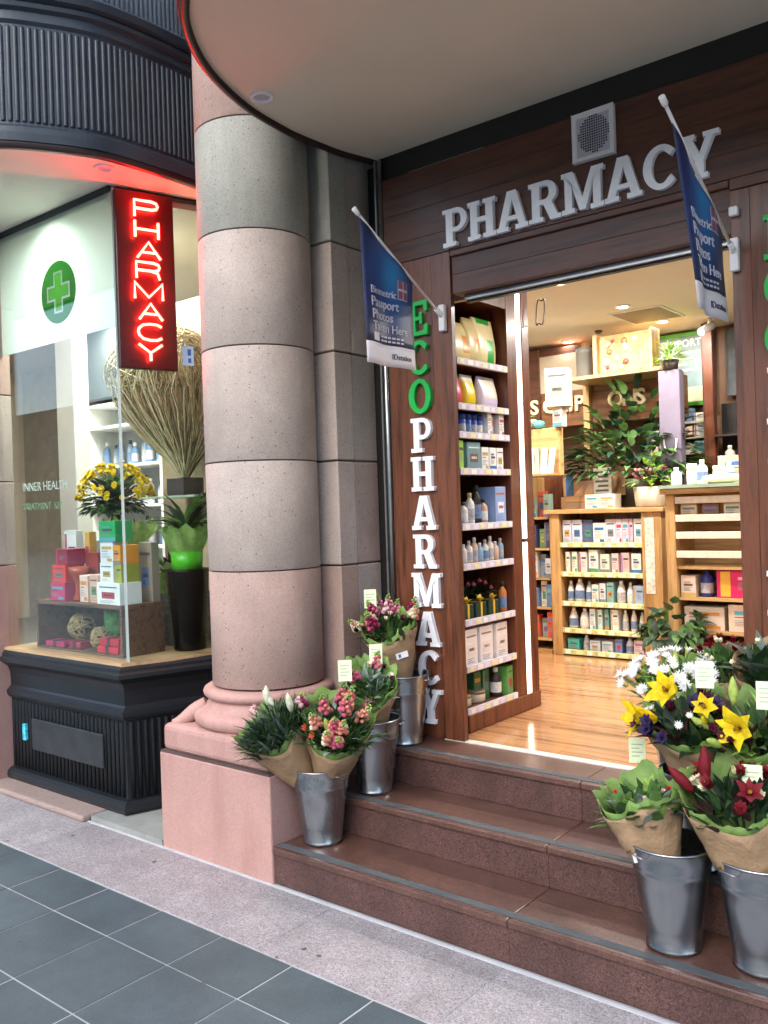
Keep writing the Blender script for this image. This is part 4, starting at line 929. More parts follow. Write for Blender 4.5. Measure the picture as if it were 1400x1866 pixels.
#            label, base, head, ...
bouquet('bouquet of dark fine foliage with white lilies leaning on the pedestal', (-2.70, 2.76, .40), (-2.815, 2.635, .70), .165, [(('spike', 'pale_pink', 'magenta'), 2, .06)], (['leaf_deep', 'leaf_grey', 'leaf_dark', 'leaf_dark'], 300, .12, .008), 1, front=.62, back=.95, spread=1.05,
        explicit=[(('bud', 'white_lily'), (-2.80, 2.62, .775), (.1, -.2, 1), .085), (('bud', 'white_lily'), (-2.775, 2.625, .775), (-.6, -.2, .8), .075), (('bud', 'white_lily'), (-2.70, 2.66, .75), (.1, -.3, .9), .085), (('lily', 'daisy_white'), (-2.955, 2.62, .60), (-.5, -.8, -.1), .05), (('lily', 'pale_pink'), (-2.85, 2.60, .75), (0, -.8, .4), .035)])
bouquet('bouquet of pink and peach snapdragons in the bucket against the pedestal', (-2.62, 2.80, .40), (-2.535, 2.775, .715), .165, [(('spike', 'pink', 'peach'), 7, .11), (('spike', 'peach', 'cream'), 6, .12), (('rose', 'pale_pink'), 3, .02)], (['leaf_dark', 'leaf_mid', 'eucalyptus', 'leaf_deep'], 130, .13, .013), 2, front=.60, back=1.0, cards=[(-2.508, 2.80, .915)],
        explicit=[(('lily', 'coral'), (-2.60, 2.66, .69), (-.1, -.9, .2), .035), (('lily', 'coral'), (-2.565, 2.66, .665), (.1, -.9, .1), .035), (('lily', 'pink'), (-2.55, 2.66, .72), (.1, -.9, .2), .034), (('bud', 'lily_green'), (-2.50, 2.68, .68), (.2, -.5, .8), .08)])
bouquet('kraft wrapped bouquet with eucalyptus in the middle left bucket', (-2.578, 3.05, .58), (-2.515, 2.97, .85), .13, [(('rose', 'cream'), 2, .028), (('rose', 'wine'), 3, .026), (('spike', 'pink', 'peach'), 2, .07)], (['eucalyptus', 'leaf_dark', 'leaf_mid'], 60, .08, .015), 3, front=.55, back=1.05, peak=0, cards=[(-2.525, 3.03, .95)])
bouquet('kraft wrapped bouquet of pink lilies beside the vertical letters', (-2.58, 3.28, .74), (-2.615, 3.22, 1.07), .14, [(('spike', 'magenta', 'pink'), 3, .10), (('spike', 'pale_pink', 'pink'), 4, .10), (('spike', 'cream', 'peach'), 3, .07), (('rose', 'wine'), 3, .035), (('rose', 'cream'), 5, .024)], (['leaf_dark', 'leaf_mid', 'burgundy_leaf'], 50, .10, .013), 4, front=.72, back=.95, cards=[(-2.69, 3.2, 1.175)], stick=(.35, .55))
bouquet('small green posy with red berries in kraft paper', (-1.125, 2.755, .40), (-1.19, 2.76, .625), .135, [(('rose', 'coral'), 3, .018), (('rose', 'pale_pink'), 3, .016)], (['leaf_mid', 'leaf_light', 'eucalyptus', 'leaf_dark'], 90, .10, .026), 5, R0=.065, front=.70, back=1.12, peak=.22, cards=[(-1.318, 3.05, .69)], stick=(-.5, .28))
bouquet('red and cream bouquet in tall kraft paper at the right edge', (-.84, 2.785, .38), (-.895, 2.77, .70), .155, [(('rose', 'rose_red'), 11, .042), (('rose', 'cream'), 11, .03), (('lily', 'rose_red'), 2, .07)], (['leaf_deep', 'leaf_dark', 'burgundy_leaf'], 60, .09, .018), 6, R0=.06, front=.68, back=1.05, cards=[(-.835, 2.78, .735)],
        explicit=[(('bud', 'rose_red'), (-1.0, 2.72, .69), (-.6, -.3, .7), .10), (('bud', 'rose_red'), (-.965, 2.74, .72), (0, 0, 1), .11)])
bouquet('yellow lily and purple iris bouquet above the middle right bucket', (-1.09, 3.045, .60), (-1.11, 2.98, .865), .15, [(('iris', 'purple'), 6, .06), (('daisy', 'daisy_white'), 6, .03), (('rose', 'wine'), 6, .04)], (['leaf_deep', 'burgundy_leaf', 'leaf_dark'], 70, .12, .018), 7, front=.66, back=1.0, cards=[(-1.03, 2.95, 1.01)], stick=(.0, .42),
        explicit=[(('lily', 'lily_yellow'), (-1.200, 2.95, .84), (-.75, -.6, .1), .15), (('lily', 'lily_yellow'), (-1.135, 2.955, .935), (-.2, -.85, .35), .13), (('lily', 'lily_yellow'), (-1.03, 2.95, .895), (.2, -.8, .4), .085), (('bud', 'lily_yellow'), (-1.03, 2.94, .84), (.1, -.6, .6), .06)])
bouquet('yellow lily bouquet with green buds at the right edge', (-.85, 3.05, .60), (-.89, 2.99, .87), .15, [(('rose', 'wine'), 3, .03), (('bud', 'lily_green'), 4, .08)], (['leaf_deep', 'burgundy_leaf', 'leaf_light', 'leaf_dark'], 70, .13, .018), 8, front=.60, back=1.0, cards=[(-.83, 2.93, .965)],
        explicit=[(('lily', 'lily_yellow'), (-.895, 2.93, .852), (-.15, -.9, .15), .135), (('bud', 'lily_green'), (-.935, 2.94, .93), (0, 0, 1), .085)])
bouquet('bunch of white daisies spilling from the top right bucket', (-1.235, 3.29, .76), (-1.255, 3.24, .955), .15, [(('daisy', 'daisy_white'), 64, .045)], (['leaf_dark', 'leaf_mid', 'leaf_light'], 80, .10, .012), 9, front=.5, back=.8, spread=1.1)
bouquet('bunch of dark red roses with cream sprigs in the doorway', (-1.0, 3.29, .76), (-1.10, 3.30, 1.03), .09, [(('rose', 'rose_red'), 7, .034), (('rose', 'cream'), 7, .02)], (['leaf_mid', 'leaf_dark'], 50, .08, .018), 10, front=.6, back=1.0, tissue=0)
bouquet('kraft bouquet with broad dark leaves by the right pilaster', (-.93, 3.29, .76), (-.925, 3.24, 1.05), .105, [(('rose', 'cream'), 4, .022)], (['leaf_deep', 'leaf_dark', 'leaf_grey'], 26, .15, .032), 12, front=.55, back=1.0, tissue=0)
# ------------------------------------------------------------------ shop interior shell
m_floorw = wood('oak_floor', hx('9a6a44'), hx('b98a60'), 'x', .16, .7, .07, .4, .02)
fl = struct(Box(-4.0, 2.0, 3.476, 6.9, .40, FZ-.012).build('shop_floor', m_joint))
y = 3.478; r_ = random.Random(3)
while y < 6.85:
    xs = [-3.98, -3.98+r_.uniform(.3, 1.4)]
    while xs[-1] < 1.3: xs.append(xs[-1]+r_.uniform(1.2, 1.8))
    for a, b in zip(xs, xs[1:]):
        if b > -3.3: Box(a+.0006, b-.0006, y+.0006, y+.1294, FZ-.011, FZ+r_.uniform(-.0004, .0004)).build('plank', m_floorw, fl)
    y += .13
struct(Box(-4.0, 2.0, 3.58, 6.9, 2.90, 2.97).build('shop_ceiling', m_ceil))
struct(Box(-4.0, 2.0, 6.82, 6.9, .4, 2.9).build('shop_back_wall', mat('brown_back_wall', hx('6b4b33'), .6)))
struct(Box(-4.0, -3.96, 3.62, 6.82, .4, 2.9).build('shop_left_wall', m_cream))
struct(Box(1.5, 1.6, 3.58, 6.82, .4, 2.9).build('shop_right_wall', m_cream))
struct(Box(-3.96, -2.8, 3.6, 3.66, .4, 2.9).build('shop_front_wall_left', m_cream))
struct(Box(-.5, 1.5, 3.571, 3.60, .4, 2.9).build('shop_front_wall_right', m_cream))
struct(Box(-4.0, 2.0, 3.58, 3.61, 2.60, 2.9).build('shop_front_wall_top', m_cream))
# downlights: the ones in view, then the same row carried on over the shop
DL = [(-2.421, 5.60, 'lit downlight in the middle of the shop ceiling', 1), (-3.271, 6.47, 'lit downlight at the rear left of the shop ceiling', 1), (-2.416, 6.287, 'lit downlight washing the green framed board', 1), (-2.43, 4.712, 'lit downlight just inside the doorway', 1), (-1.55, 4.712, 'lit downlight inside the shop right of the doorway', 0), (-1.55, 5.60, 'lit downlight over the counter', 0), (-3.2, 5.5, 'lit downlight over the left shelving', 0), (-.6, 4.9, 'lit downlight deep in the right of the shop', 0), (-3.3, 4.6, 'lit downlight in the left corner of the shop', 0)]
for x, y, lb, vis in DL:
    downlight(x, y, 2.90, lb, True, 'shop downlights', .05)
    area('downlight_lamp', (x, y, 2.886), .09, 4.6 if y > 6.2 else 10.5, (1, .95, .88), shape='DISK')
vt = thing('ceiling_vent', 'square grey air vent in the shop ceiling', 'vent', (-2.4, 6.0, 2.9))
Box(-2.60, -2.22, 5.75, 6.21, 2.893, 2.901).build('frame', m_white, vt); Box(-2.58, -2.24, 5.77, 6.19, 2.890, 2.8925).build('grille', mat('vent_grey', hx('8d7f6c'), .7), vt)
for i, (x, y) in enumerate(((-2.9, 6.25), (-3.55, 6.2))): tag(MB().lathe([(.02, 0), (.03, .012), (.03, .02)], (x, y, 2.88), 16).build('smoke_detector', mat('dark_sensor', hx('4a3b30'), .5)), ['small dark ceiling sensor near the vent', 'small dark ceiling sensor at the far left'][i], 'sensor')
# ------------------------------------------------------------------ doorway shelving unit (faces the doorway)
m_rail = mat('price_rail', hx('d6cfdc'), .3, var=.12, scale=40); m_dkw = wood('unit_wood', hx('4a2618'), hx('74402a'), 'z', .35, 1, .08, .2)
un = thing('doorway_shelving', 'tall mahogany product shelving just inside the doorway', 'shelving', (-2.57, 3.85, FZ))
Box(-2.80, -2.775, 3.60, 4.22, FZ, 2.89).build('back_panel', wood('unit_back', hx('3a1d12'), hx('55301f'), 'z', .45), un)
Box(-2.775, -2.41, 4.062, 4.165, FZ, 2.89).build('end_stile', m_dkw, un, .003); Box(-2.775, -2.405, 4.215, 4.29, FZ, 2.89).build('end_stile', m_dkw, un, .003); Box(-2.775, -2.425, 4.165, 4.215, FZ, 2.89).build('strip_recess', m_cream, un)
Box(-2.424, -2.41, 4.172, 4.210, .56, 2.86).build('light_strip', emit('warm_strip', (1, .88, .70), 2.2), un)
Box(-2.45, -2.405, 4.168, 4.214, 1.395, 1.415).build('strip_clip', m_dkw, un)
Box(-2.775, -2.40, 3.582, 4.295, FZ+.001, .575).build('plinth', m_dkw, un, .004); Box(-2.775, -2.41, 3.582, 4.06, 2.64, 2.89).build('top_panel', m_dkw, un)
SZ = [.60, .81, 1.037, 1.313, 1.51, 1.785, 1.966, 2.107, 2.33]
for z in SZ:
    shf = Box(-2.774, -2.425, 3.585, 4.06, z-.022, z-.004).build('shelf', m_dkw, un); Box(-2.424, -2.408, 3.585, 4.062, z-.03, z+.004).build('price_rail', m_rail, shf, .002); mbt = MB(); [mbt.box(-2.4079, -2.4068, 3.61+i_*.068, 3.61+i_*.068+.036+.012*(i_ % 2), z-.026, z-.002, (i_*7+int(z*10)) % 3) for i_ in range(7)]; mbt.build('price_tickets', [cm('f2f2ee'), cm('e6dff0'), cm('efe6b0')], shf, kind='stuff')
def uprod(sh, i, y, w, h, colr, what, cat, kind='box', d=.14, cap='eeeeee', x=None, style=0, pm_=None):
    z = SZ[sh]-.003; xx = -2.43-d/2 if x is None else x; lb = f'{what}, {ORD[i]} along on {ORD[8-sh]} shelf down of doorway shelving'
    if kind == 'box': carton(what.split()[-1].replace('-', '_'), xx, y, z, d, w, h, cm(colr), lb, cat, 'products on the doorway shelving', pm_, '+x', 0, style)
    else: bottle(what.split()[-1], -2.45-w/2, y, z, w/2, h, cm(colr), cm(cap), lb, cat, 'products on the doorway shelving', kind)
def pouch(sh, i, y, w, h, colr, what, bands):
    z = SZ[sh]-.003; t = thing('pouch', f'{what}, {ORD[i]} along on {ORD[8-sh]} shelf down of doorway shelving', 'pouch', (-2.48, y, z), 'products on the doorway shelving')
    vs = []; fs = []; n = 16; L_ = 9
    for j in range(L_+1):
        t_ = j/L_; th = .05*math.sin(math.pi*min(.97, .12+t_*.88))**.6*(1-.55*t_); ww = w/2*(1-.06*t_)
        for k in range(n):
            a = 2*math.pi*k/n; ca, sa = math.cos(a), math.sin(a); vs.append((-2.485+th*math.copysign(abs(ca)**.7, ca), y+ww*math.copysign(abs(sa)**.55, sa), z+h*t_))
    for j in range(L_):
        for k in range(n): fs.append((j*n+k, j*n+(k+1) % n, (j+1)*n+(k+1) % n, (j+1)*n+k))
    fs += [tuple(range(n))[::-1], tuple(L_*n+k for k in range(n))]
    mb = MB().add(vs, fs, 0, True)
    for f_i, f_ in enumerate(fs[:-2]):
        j = f_i//n; cy_ = sum(vs[q_][1] for q_ in f_)/4-y; fx = sum(vs[q_][0] for q_ in f_)/4
        for (a0, a1, b0, b1, mi) in bands:
            if fx > -2.485 and b0*L_ <= j+.5 <= b1*L_ and a0*w/2 <= cy_ <= a1*w/2: mb.m[f_i] = mi
    mb.build('bag', [cm(colr, .3)]+[cm(c, .3) for c in ('e0962a', '35b04a', 'e8e2d0', '2f8f7a')], t); return t
pouch(8, 0, 3.70, .21, .20, 'ead9a0', 'cream snack pouch', [(-.2, .35, .2, .7, 1), (-.9, -.45, 0, .2, 4)]); pouch(8, 1, 3.93, .22, .25, 'e9dca8', 'tall cream and green pouch', [(-.1, .35, 0, .55, 2), (-.3, .3, .85, 1, 2)]); pouch(8, 2, 3.815, .16, .235, 'dfcf94', 'pale pouch behind the others', [(-.3, .3, .3, .6, 1)])
pouch(7, 0, 3.645, .10, .165, 'd5506a', 'pink pouch', [(-1, 1, .85, 1, 2)]); pouch(7, 1, 3.765, .115, .165, 'f0d21c', 'yellow pouch', [(-1, 1, .8, 1, 3)]); pouch(7, 2, 3.95, .18, .17, 'ddd0ea', 'lilac nappy pouch', [(-.5, .7, .3, .95, 3)])
for i in range(4): uprod(6, i, 3.70+i*.052, .042, .105, '2b4fa8', 'blue jar', 'jar', 'jar', cap='1f3a86')
uprod(6, 4, 3.625, .06, .095, 'd9c9c4', 'pale jar', 'jar', 'jar'); uprod(6, 5, 3.905, .035, .118, 'ecebea', 'white carton', 'carton'); uprod(6, 6, 3.96, .05, .11, 'c23a34', 'red jar', 'jar', 'jar', cap='d8d8d8'); uprod(6, 7, 4.02, .045, .115, 'e9e6e2', 'white carton', 'carton')
uprod(5, 0, 3.625, .05, .145, '9ccb54', 'lime green carton', 'carton'); uprod(5, 1, 3.745, .115, .14, '7396a0', 'teal grey carton', 'carton', style=3, pm_=[cm('7a5a44'), cm('e6e0cc')])
for i in range(3): uprod(5, 2+i, 3.85+i*.072, .06, .118, 'ecebe8', 'white carton', 'carton', style=1+i)
for i, (c, h) in enumerate((('2a2623', .14), ('d8d4cf', .115), ('e6e4de', .16), ('26221f', .2), ('caa58a', .13))): uprod(4, i, 3.63+i*.062, .05, h, c, ['dark bottle', 'pale bottle', 'white tube', 'black bottle', 'tan bottle'][i], 'bottle', 'bottle', cap='1c1a19' if i != 2 else 'c8b06a')
uprod(4, 5, 3.985, .10, .19, '8fa9d6', 'pale blue tall carton', 'carton', style=3, pm_=[cm('dfe6f2'), cm('c26a4a')])
for i in range(9): uprod(3, i, 3.625+i*.05, .038, [.13, .10, .115][i % 3], ['8fb0c8', 'ddd6cc', 'e8ddd0', 'd9b9a0'][i % 4], 'small bottle', 'bottle', 'bottle', cap=['dfe4e6', 'f0f0ee', 'c9c2b8'][i % 3])
# small potted pink flowers and dark packs with yellow bows on the shelf below
for i in range(3):
    x, y, z = -2.48, 3.66+i*.12, SZ[2]-.003; t = thing('bow_tied_pack', f'dark green pack with yellow bow, {ORD[i]} along on doorway shelving', 'pack', (x, y, z), 'bow tied packs')
    Box(x-.04, x+.04, y-.05, y+.05, z, z+.075).build('box', cm('1f3a28'), t, .003); Box(x-.042, x+.042, y-.008, y+.008, z, z+.077).build('ribbon', cm('e3b83a'), t)
    mb = MB(); petals(mb, V((x+.02, y, z+.077)), V((.5, 0, 1)), 4, .045, .014, 1.0, .6); mb.build('bow', cm('e3b83a'), t)
t = thing('shelf_flowers', 'dark leafy pink flowers on the lower doorway shelf', 'flowers', (-2.6, 3.8, SZ[2])); mb = MB(); q = random.Random(4)
for i in range(60):
    d = rdir(1.3, V((0, 0, 1)), q); leaf(mb, V((-2.57, 3.78+q.uniform(-.14, .14), SZ[2]+.06))+d*.05, d, (0, 0, 1), q.uniform(.06, .13), .02, .3, 0)
mb.build('foliage', G_['leaf_deep'], t, kind='stuff')
for i in range(6):
    mb = MB(); petals(mb, V((-2.5, 3.68+i*.055, SZ[2]+.15+q.uniform(-.03, .04))), V((1, 0, .6)), 6, .025, .009, 1, .3); mb.build('flower', F_['pink'], t)
bottle('bottle', -2.46, 4.02, SZ[2]-.003, .022, .16, cm('c77a3a'), cm('2a2a2a'), 'amber bottle at the far end beside the bow packs', 'bottle')
for i in range(3): uprod(1, i, 3.66+i*.145, .115, .18, 'ece2dc', 'large cream carton', 'carton', style=3, pm_=[cm('e6dbd2'), cm('8d8478')])
uprod(0, 0, 3.66, .10, .06, 'b9a98c', 'tan tub', 'tub', 'jar', cap='8f7a58'); uprod(0, 1, 3.79, .10, .06, 'c9bb9e', 'tan tub', 'tub', 'jar', cap='8f7a58')
for i, (y, c) in enumerate(((3.80, '2c6a3a'), (3.88, '357a3e'), (3.955, '3b2f2c'), (4.02, '5f9e4a'))): uprod(0, 2+i, y, .06, .15, c, ['green carton', 'green carton', 'brown bottle', 'light green carton'][i], 'carton', 'box' if i != 2 else 'bottle', x=-2.56 if i < 2 else None)
# hanging cord ornament near the strip
tag(MB().tube([V((-2.36+.025*math.cos(a), 4.35+.035*math.sin(a)*.6, 2.66+.085*math.sin(a*1.0)+.02*math.sin(3*a))) for a in [k*.35 for k in range(30)]], .004, 5).build('hanging_twist', mat('dark_wire', hx('4b3a26'), .6)), 'dark twisted ornament hanging by the light strip', 'ornament')
# ------------------------------------------------------------------ pale wood cabinet at the back
m_oak = wood('pale_oak', hx('a8804e'), hx('c7a06a'), 'z', .4, .8, .06, .1); m_oakx = wood('pale_oak_level', hx('a8804e'), hx('c7a06a'), 'x', .4, .8, .06, .1)
m_grr = mat('green_price_rail', hx('c3c98a'), .4, var=.35, scale=45)
bc = thing('oak_cabinet', 'pale oak shelf cabinet of white packs at the back', 'cabinet', (-2.7, 6.0, FZ))
Box(-3.13, -3.05, 5.8, 6.15, FZ, 1.52).build('side_panel', m_oak, bc, .003); Box(-2.425, -2.285, 5.8, 6.15, FZ, 1.52).build('side_panel', m_oak, bc, .003)
Box(-3.05, -2.425, 6.13, 6.15, FZ, 1.52).build('back_panel', m_oak, bc); Box(-3.16, -2.26, 5.77, 6.17, 1.52, 1.552).build('top', m_oakx, bc, .003)
CZ = [.528, .684, .879, 1.093, 1.306]
for z in CZ: shf = Box(-3.05, -2.425, 5.82, 6.13, z-.02, z-.002).build('shelf', m_oakx, bc); Box(-3.05, -2.425, 5.803, 5.82, z-.03, z+.006).build('price_rail', m_grr, shf, .002); mbt = MB(); [mbt.box(-3.03+i_*.085, -2.99+i_*.085+.015*(i_ % 2), 5.8015, 5.8028, z-.026, z+.001, i_ % 2) for i_ in range(7)]; mbt.build('price_tickets', [cm('eeeede'), cm('e3e6b4')], shf, kind='stuff')
ROWS = {4: [('c6cbe0', .17, .07, 0), ('cfd3e6', .17, .08, 0), ('4f5f8c', .18, .075, 0), ('e8ebe0', .145, .09, 0), ('d3d3e2', .175, .075, 0), ('dcd6e6', .17, .045, 0), ('d5cbe0', .18, .045, 0), ('d9b8d0', .18, .03, 0), ('e4e0e0', .17, .06, 0)],
        3: [('e2e6dc', .15, .035, 0), ('dfe0d0', .15, .04, 0), ('e0d8d8', .15, .06, 0), ('e6ece8', .165, .07, 0), ('d8dccc', .135, .07, 0), ('e6c8c8', .14, .05, 0), ('e0b8b4', .145, .06, 0), ('e2ddd4', .14, .07, 0)],
        2: [('e4e8ec', .15, .05, 1), ('e8ecf2', .17, .075, 1), ('e4e8e8', .15, .05, 1), ('e6e6e0', .13, .05, 0), ('d9dfe4', .14, .045, 0), ('7fb7b4', .15, .05, 0), ('eeeae8', .16, .065, 1), ('e6eaf0', .15, .05, 1), ('9cb3d4', .13, .07, 0)],
        1: [('eceef4', .165, .07, 1), ('e6e8f0', .165, .07, 1), ('e8ecec', .15, .04, 0), ('cfe0dc', .145, .04, 0), ('5fa3a0', .15, .03, 0), ('e6ebe6', .15, .055, 0), ('e4e8dc', .15, .045, 1), ('e8eae4', .15, .045, 1), ('d8dcc8', .14, .04, 1)],
        0: [('3fb0a4', .085, .09, 0), ('cfd8ec', .12, .05, 1), ('b9c6d8', .08, .08, 0), ('c9cdd8', .08, .08, 0), ('6d86c0', .10, .05, 0), ('dcd6e4', .11, .06, 1), ('e6c9c4', .10, .07, 0)]}
for sh, row in ROWS.items():
    tot = sum(w for _, _, w, _ in row); gp_ = (.61-tot)/(len(row)+1); x = -3.04+gp_
    for i, (c, h, w, kd) in enumerate(row):
        lb = f'{"bottle" if kd else "carton"}, {ORD[i]} from left on {ORD[4-sh]} shelf down of oak cabinet'; lb = ('white ' if c[0] == 'e' else 'coloured ' if c[0] in '3456789' else 'pale ')+lb
        h = min(h, (CZ+[1.52])[sh+1]-CZ[sh]-.045)
        if kd: bottle('bottle', x+w/2, 5.87, CZ[sh]-.001, w/2, h, cm(c), cm(['f0f0ee', 'dfe6ee', '8fb0c8'][i % 3]), lb, 'bottle', 'products in the oak cabinet', 'flask')
        else: carton('carton', x+w/2, 5.89, CZ[sh]-.001, w, .12, h, cm(c), lb, 'carton', 'products in the oak cabinet')
        x += w+gp_
tag(Box(-2.40, -2.335, 5.795, 5.799, .96, 1.48).build('hanging_strip', mat('paper_strip', hx('d8cdbf'), .6, var=.35, scale=38)), 'long pale product strip hanging on the oak cabinet side', 'display strip')
# things on the cabinet
def cart3(x, y, z, w, d, h, colr, label, style=0, name='carton', cat='carton'): return carton(name, x, y, z, w, d, h, cm(colr), label, cat, None, None, '-y', 0, style)
ct = 1.553
cart3(-2.90, 6.0, ct, .36, .2, .09, 'b48a64', 'brown cardboard box at the bottom on the oak cabinet'); cart3(-2.87, 6.02, ct+.091, .40, .2, .17, 'bd946c', 'large brown cardboard box stacked on the oak cabinet')
cart3(-2.66, 5.83, ct, .12, .1, .10, 'e9e2cf', 'small white printed box beside the flower planter', 1); cart3(-2.775, 5.83, ct, .105, .1, .10, 'ece6d6', 'small white printed box left of its twin', 1)
t = thing('counter_sign', 'white printed counter card above the oak cabinet', 'sign', (-2.75, 5.86, ct+.1)); MB().box(-2.815, -2.68, 5.90, 5.906, ct+.1, ct+.29).build('card', cm('e8e8e4'), t); mb = MB()
for k in range(5): mb.box(-2.80+.02*(k % 2), -2.70, 5.8985, 5.8998, ct+.12+k*.033, ct+.135+k*.033)
mb.build('print', cm('6f6f70'), t); Box(-2.80, -2.70, 5.89, 5.95, ct+.001, ct+.1).build('stand', cm('cfcfca'), t)
def leafy(name, label, c, n, L_, w_, mats_, pot, spread=1.2, vol=.1, cat='potted plant', seed=1, bend=.4, up=V((0, 0, 1))):
    t = thing(name, label, cat, c); q = random.Random(seed); mb = MB(); c = V(c); pr_, pm_ = pot
    ztop = 0
    if pr_: MB().lathe(pr_, c, 20).build('pot', pm_, t); ztop = pr_[-1][1]
    for i in range(n):
        d = rdir(spread, up, q); p_ = c+V((0, 0, ztop))+V((d.x*vol, d.y*vol, abs(d.z)*vol*q.uniform(.2, 1.6)))
        leaf(mb, p_, d, (0, 0, 1), L_*q.uniform(.6, 1.3), w_*q.uniform(.7, 1.2), bend, q.randrange(len(mats_)))
    mb.build('foliage', mats_, t, kind='stuff'); return t
pl = leafy('flower_planter', 'cream planter of pink flowers on the oak cabinet corner', (-2.385, 5.88, ct), 60, .07, .02, [G_['leaf_lime'], G_['leaf_light'], G_['leaf_mid']], ([(.085, 0), (.1, .01), (.115, .14), (.1, .14)], cm('cfc4b0')), 1.5, .12, seed=2)
q = random.Random(9)
for i in range(36):
    a = q.uniform(0, 6.28); r_ = q.random()**.5*.16; mb = MB(); petals(mb, V((-2.385+r_*math.cos(a), 5.88+r_*.8*math.sin(a), ct+.24+q.uniform(-.03, .05)-r_*.2)), V((math.cos(a)*.4, -.6, .8)), 6, .028, .011, 1.1, .2, 0, 2); mb.build('flower', F_['pale_pink' if i % 3 else 'pink'], pl)
leafy('large_houseplant', 'large dark leafy houseplant behind the oak cabinet', (-2.66, 6.26, 1.56), 430, .13, .034, [G_['leaf_deep'], G_['leaf_dark'], G_['leaf_mid']], ([(.12, 0), (.15, .2), (.14, .2)], cm('3a332c')), 1.5, .44, seed=6, bend=.5)
tag(Box(-3.13, -2.3, 6.18, 6.42, FZ, 1.498).build('plant_stand', m_oak), 'oak stand behind the cabinet carrying the houseplant', 'stand')
# ------------------------------------------------------------------ left side shelf
ls = thing('side_shelving', 'narrow oak shelf bay left of the oak cabinet', 'shelving', (-3.24, 5.9, FZ))
Box(-3.37, -3.31, 5.78, 6.1, FZ, 1.80).build('post', m_oak, ls, .003); Box(-3.31, -3.14, 6.08, 6.1, FZ, 1.80).build('back_panel', m_dkw, ls); Box(-3.31, -3.14, 5.8, 6.08, FZ, .52).build('plinth', m_oakx, ls)
LZ = [.60, .83, 1.05, 1.27, 1.50]
for z in LZ: Box(-3.309, -3.141, 5.81, 6.08, z-.016, z).build('shelf', m_oakx, ls)
k = 0
for sh, z in enumerate(LZ):
    for i in range(3):
        c = ['d05a4a', '5f7fb0', 'c9cdd2', '3f3a6a', '8fb0a4', 'dfe0d8', '7f8fa0', '6a9a5a'][(k*3+i) % 8]; k += 1
        carton('blister_pack', -3.285+i*.058, 5.87+.03*(i % 2), z+.001, .05, .06, [.17, .14, .19][(i+sh) % 3], cm(c), f'slim pack, {ORD[i]} from left on {ORD[4-sh]} shelf down of the narrow bay', 'pack', 'packs in the narrow bay')
# sunglasses tray and white carton tower on top of the side shelf
Box(-3.36, -2.975, 5.70, 5.765, 1.80, 2.145).build('upper_panel', m_oakx, ls, .003)
sgl = thing('brochure_rack', 'rack of pale striped brochures on the side shelving', 'rack', (-3.3, 5.6, 1.80))
Box(-3.36, -2.99, 5.60, 5.699, 1.80, 1.815).build('ledge', m_oakx, ls)
for i in range(6): MB().box(-.024, .024, -.006, .006, 0, .19, M=Matrix.Translation((-3.29+i*.052, 5.655, 1.816)) @ Matrix.Rotation(-.12, 4, 'X') @ Matrix.Rotation(.1*(i % 3-1), 4, 'Y')).build('brochure', cm(['e6e6d8', 'b7b3a4', 'eceadf', '9c9a94'][i % 4]), sgl)
cart3(-2.965, 5.70, 2.146, .075, .07, .14, 'c9bdb6', 'slim pale column under the patterned carton', 0, 'display_column', 'column'); carton('patterned_carton', -2.965, 5.70, 2.287, .165, .15, .27, mat('black_flecked_card', hx('cfc9ba'), .5, var=.45, scale=38), 'white black-patterned tall carton on the slim column', 'carton', None, [cm('8d8a84'), cm('5d5a56')], '-y', rad(20), 3)
leafy('round_succulent', 'small round succulent in a white bowl on the side shelving', (-3.25, 5.72, 2.146), 40, .05, .012, [G_['leaf_mid'], G_['leaf_light']], ([(.04, 0), (.075, .05), (.08, .07)], cm('e2ddc8')), 1.5, .03, seed=13)
tag(MB().ico((-3.14, 5.72, 2.176), .04, sub=2, sc=(1.2, 1, .8)).build('teal_dish', cm('4fb0ae')), 'little teal dish beside the succulent', 'dish')
# ------------------------------------------------------------------ prescriptions bulkhead
pb = thing('prescriptions_bulkhead', 'brown wooden bulkhead with gold prescriptions lettering', 'bulkhead', (-3.1, 6.5, 2.2))
Box(-3.95, -3.12, 6.45, 6.6, 2.53, 2.86).build('board', m_woodx, pb); Box(-3.95, -2.36, 6.45, 6.6, 2.22, 2.527).build('board', wood('bulk_wood', hx('5a3822'), hx('80532f'), 'x', .5), pb)
Box(-3.10, -2.33, 6.05, 6.45, 2.515, 2.54).build('ledge', m_oakx, pb); Box(-3.12, -3.07, 6.40, 6.45, .5, 2.86).build('post', m_oak, pb); Box(-3.95, -3.12, 6.449, 6.4505, 2.50, 2.80).build('pale_panel', cm('b9ad98'), pb)
Box(-3.62, -3.52, 6.43, 6.449, 2.22, 2.86).build('post', m_woodx, pb)
m_gold = mat('cream_letter', hx('f2e4bc'), .4, var=.03)
x = -3.95
for i, c in enumerate('PRESCRIPTIONS'):
    w = .115*(.45 if c == 'I' else 1)
    if x > -3.75 and i not in (8, 9):
        mb = MB(); write(mb, c, .165, Matrix(((1, 0, 0, x), (0, 0, -1, 6.428), (0, 1, 0, 2.335), (0, 0, 0, 1))), 0, .004, depth=.012); mb.build('letter', m_gold, pb)
    x += w
for zb_ in ((-2.36, -2.30),): Box(-2.36, -2.21, 6.02, 6.10, FZ, 2.50).build('post', mat('mauve_panel', hx('6a6172'), .5), pb, .003)
mb = MB(); mb.tube([V((-2.285+.045*math.cos(a), 6.012, 2.02+.11*math.sin(a))) for a in [math.pi+k*math.pi/12 for k in range(13)]], .006, 6); mb.build('white_loop', m_white, pb)
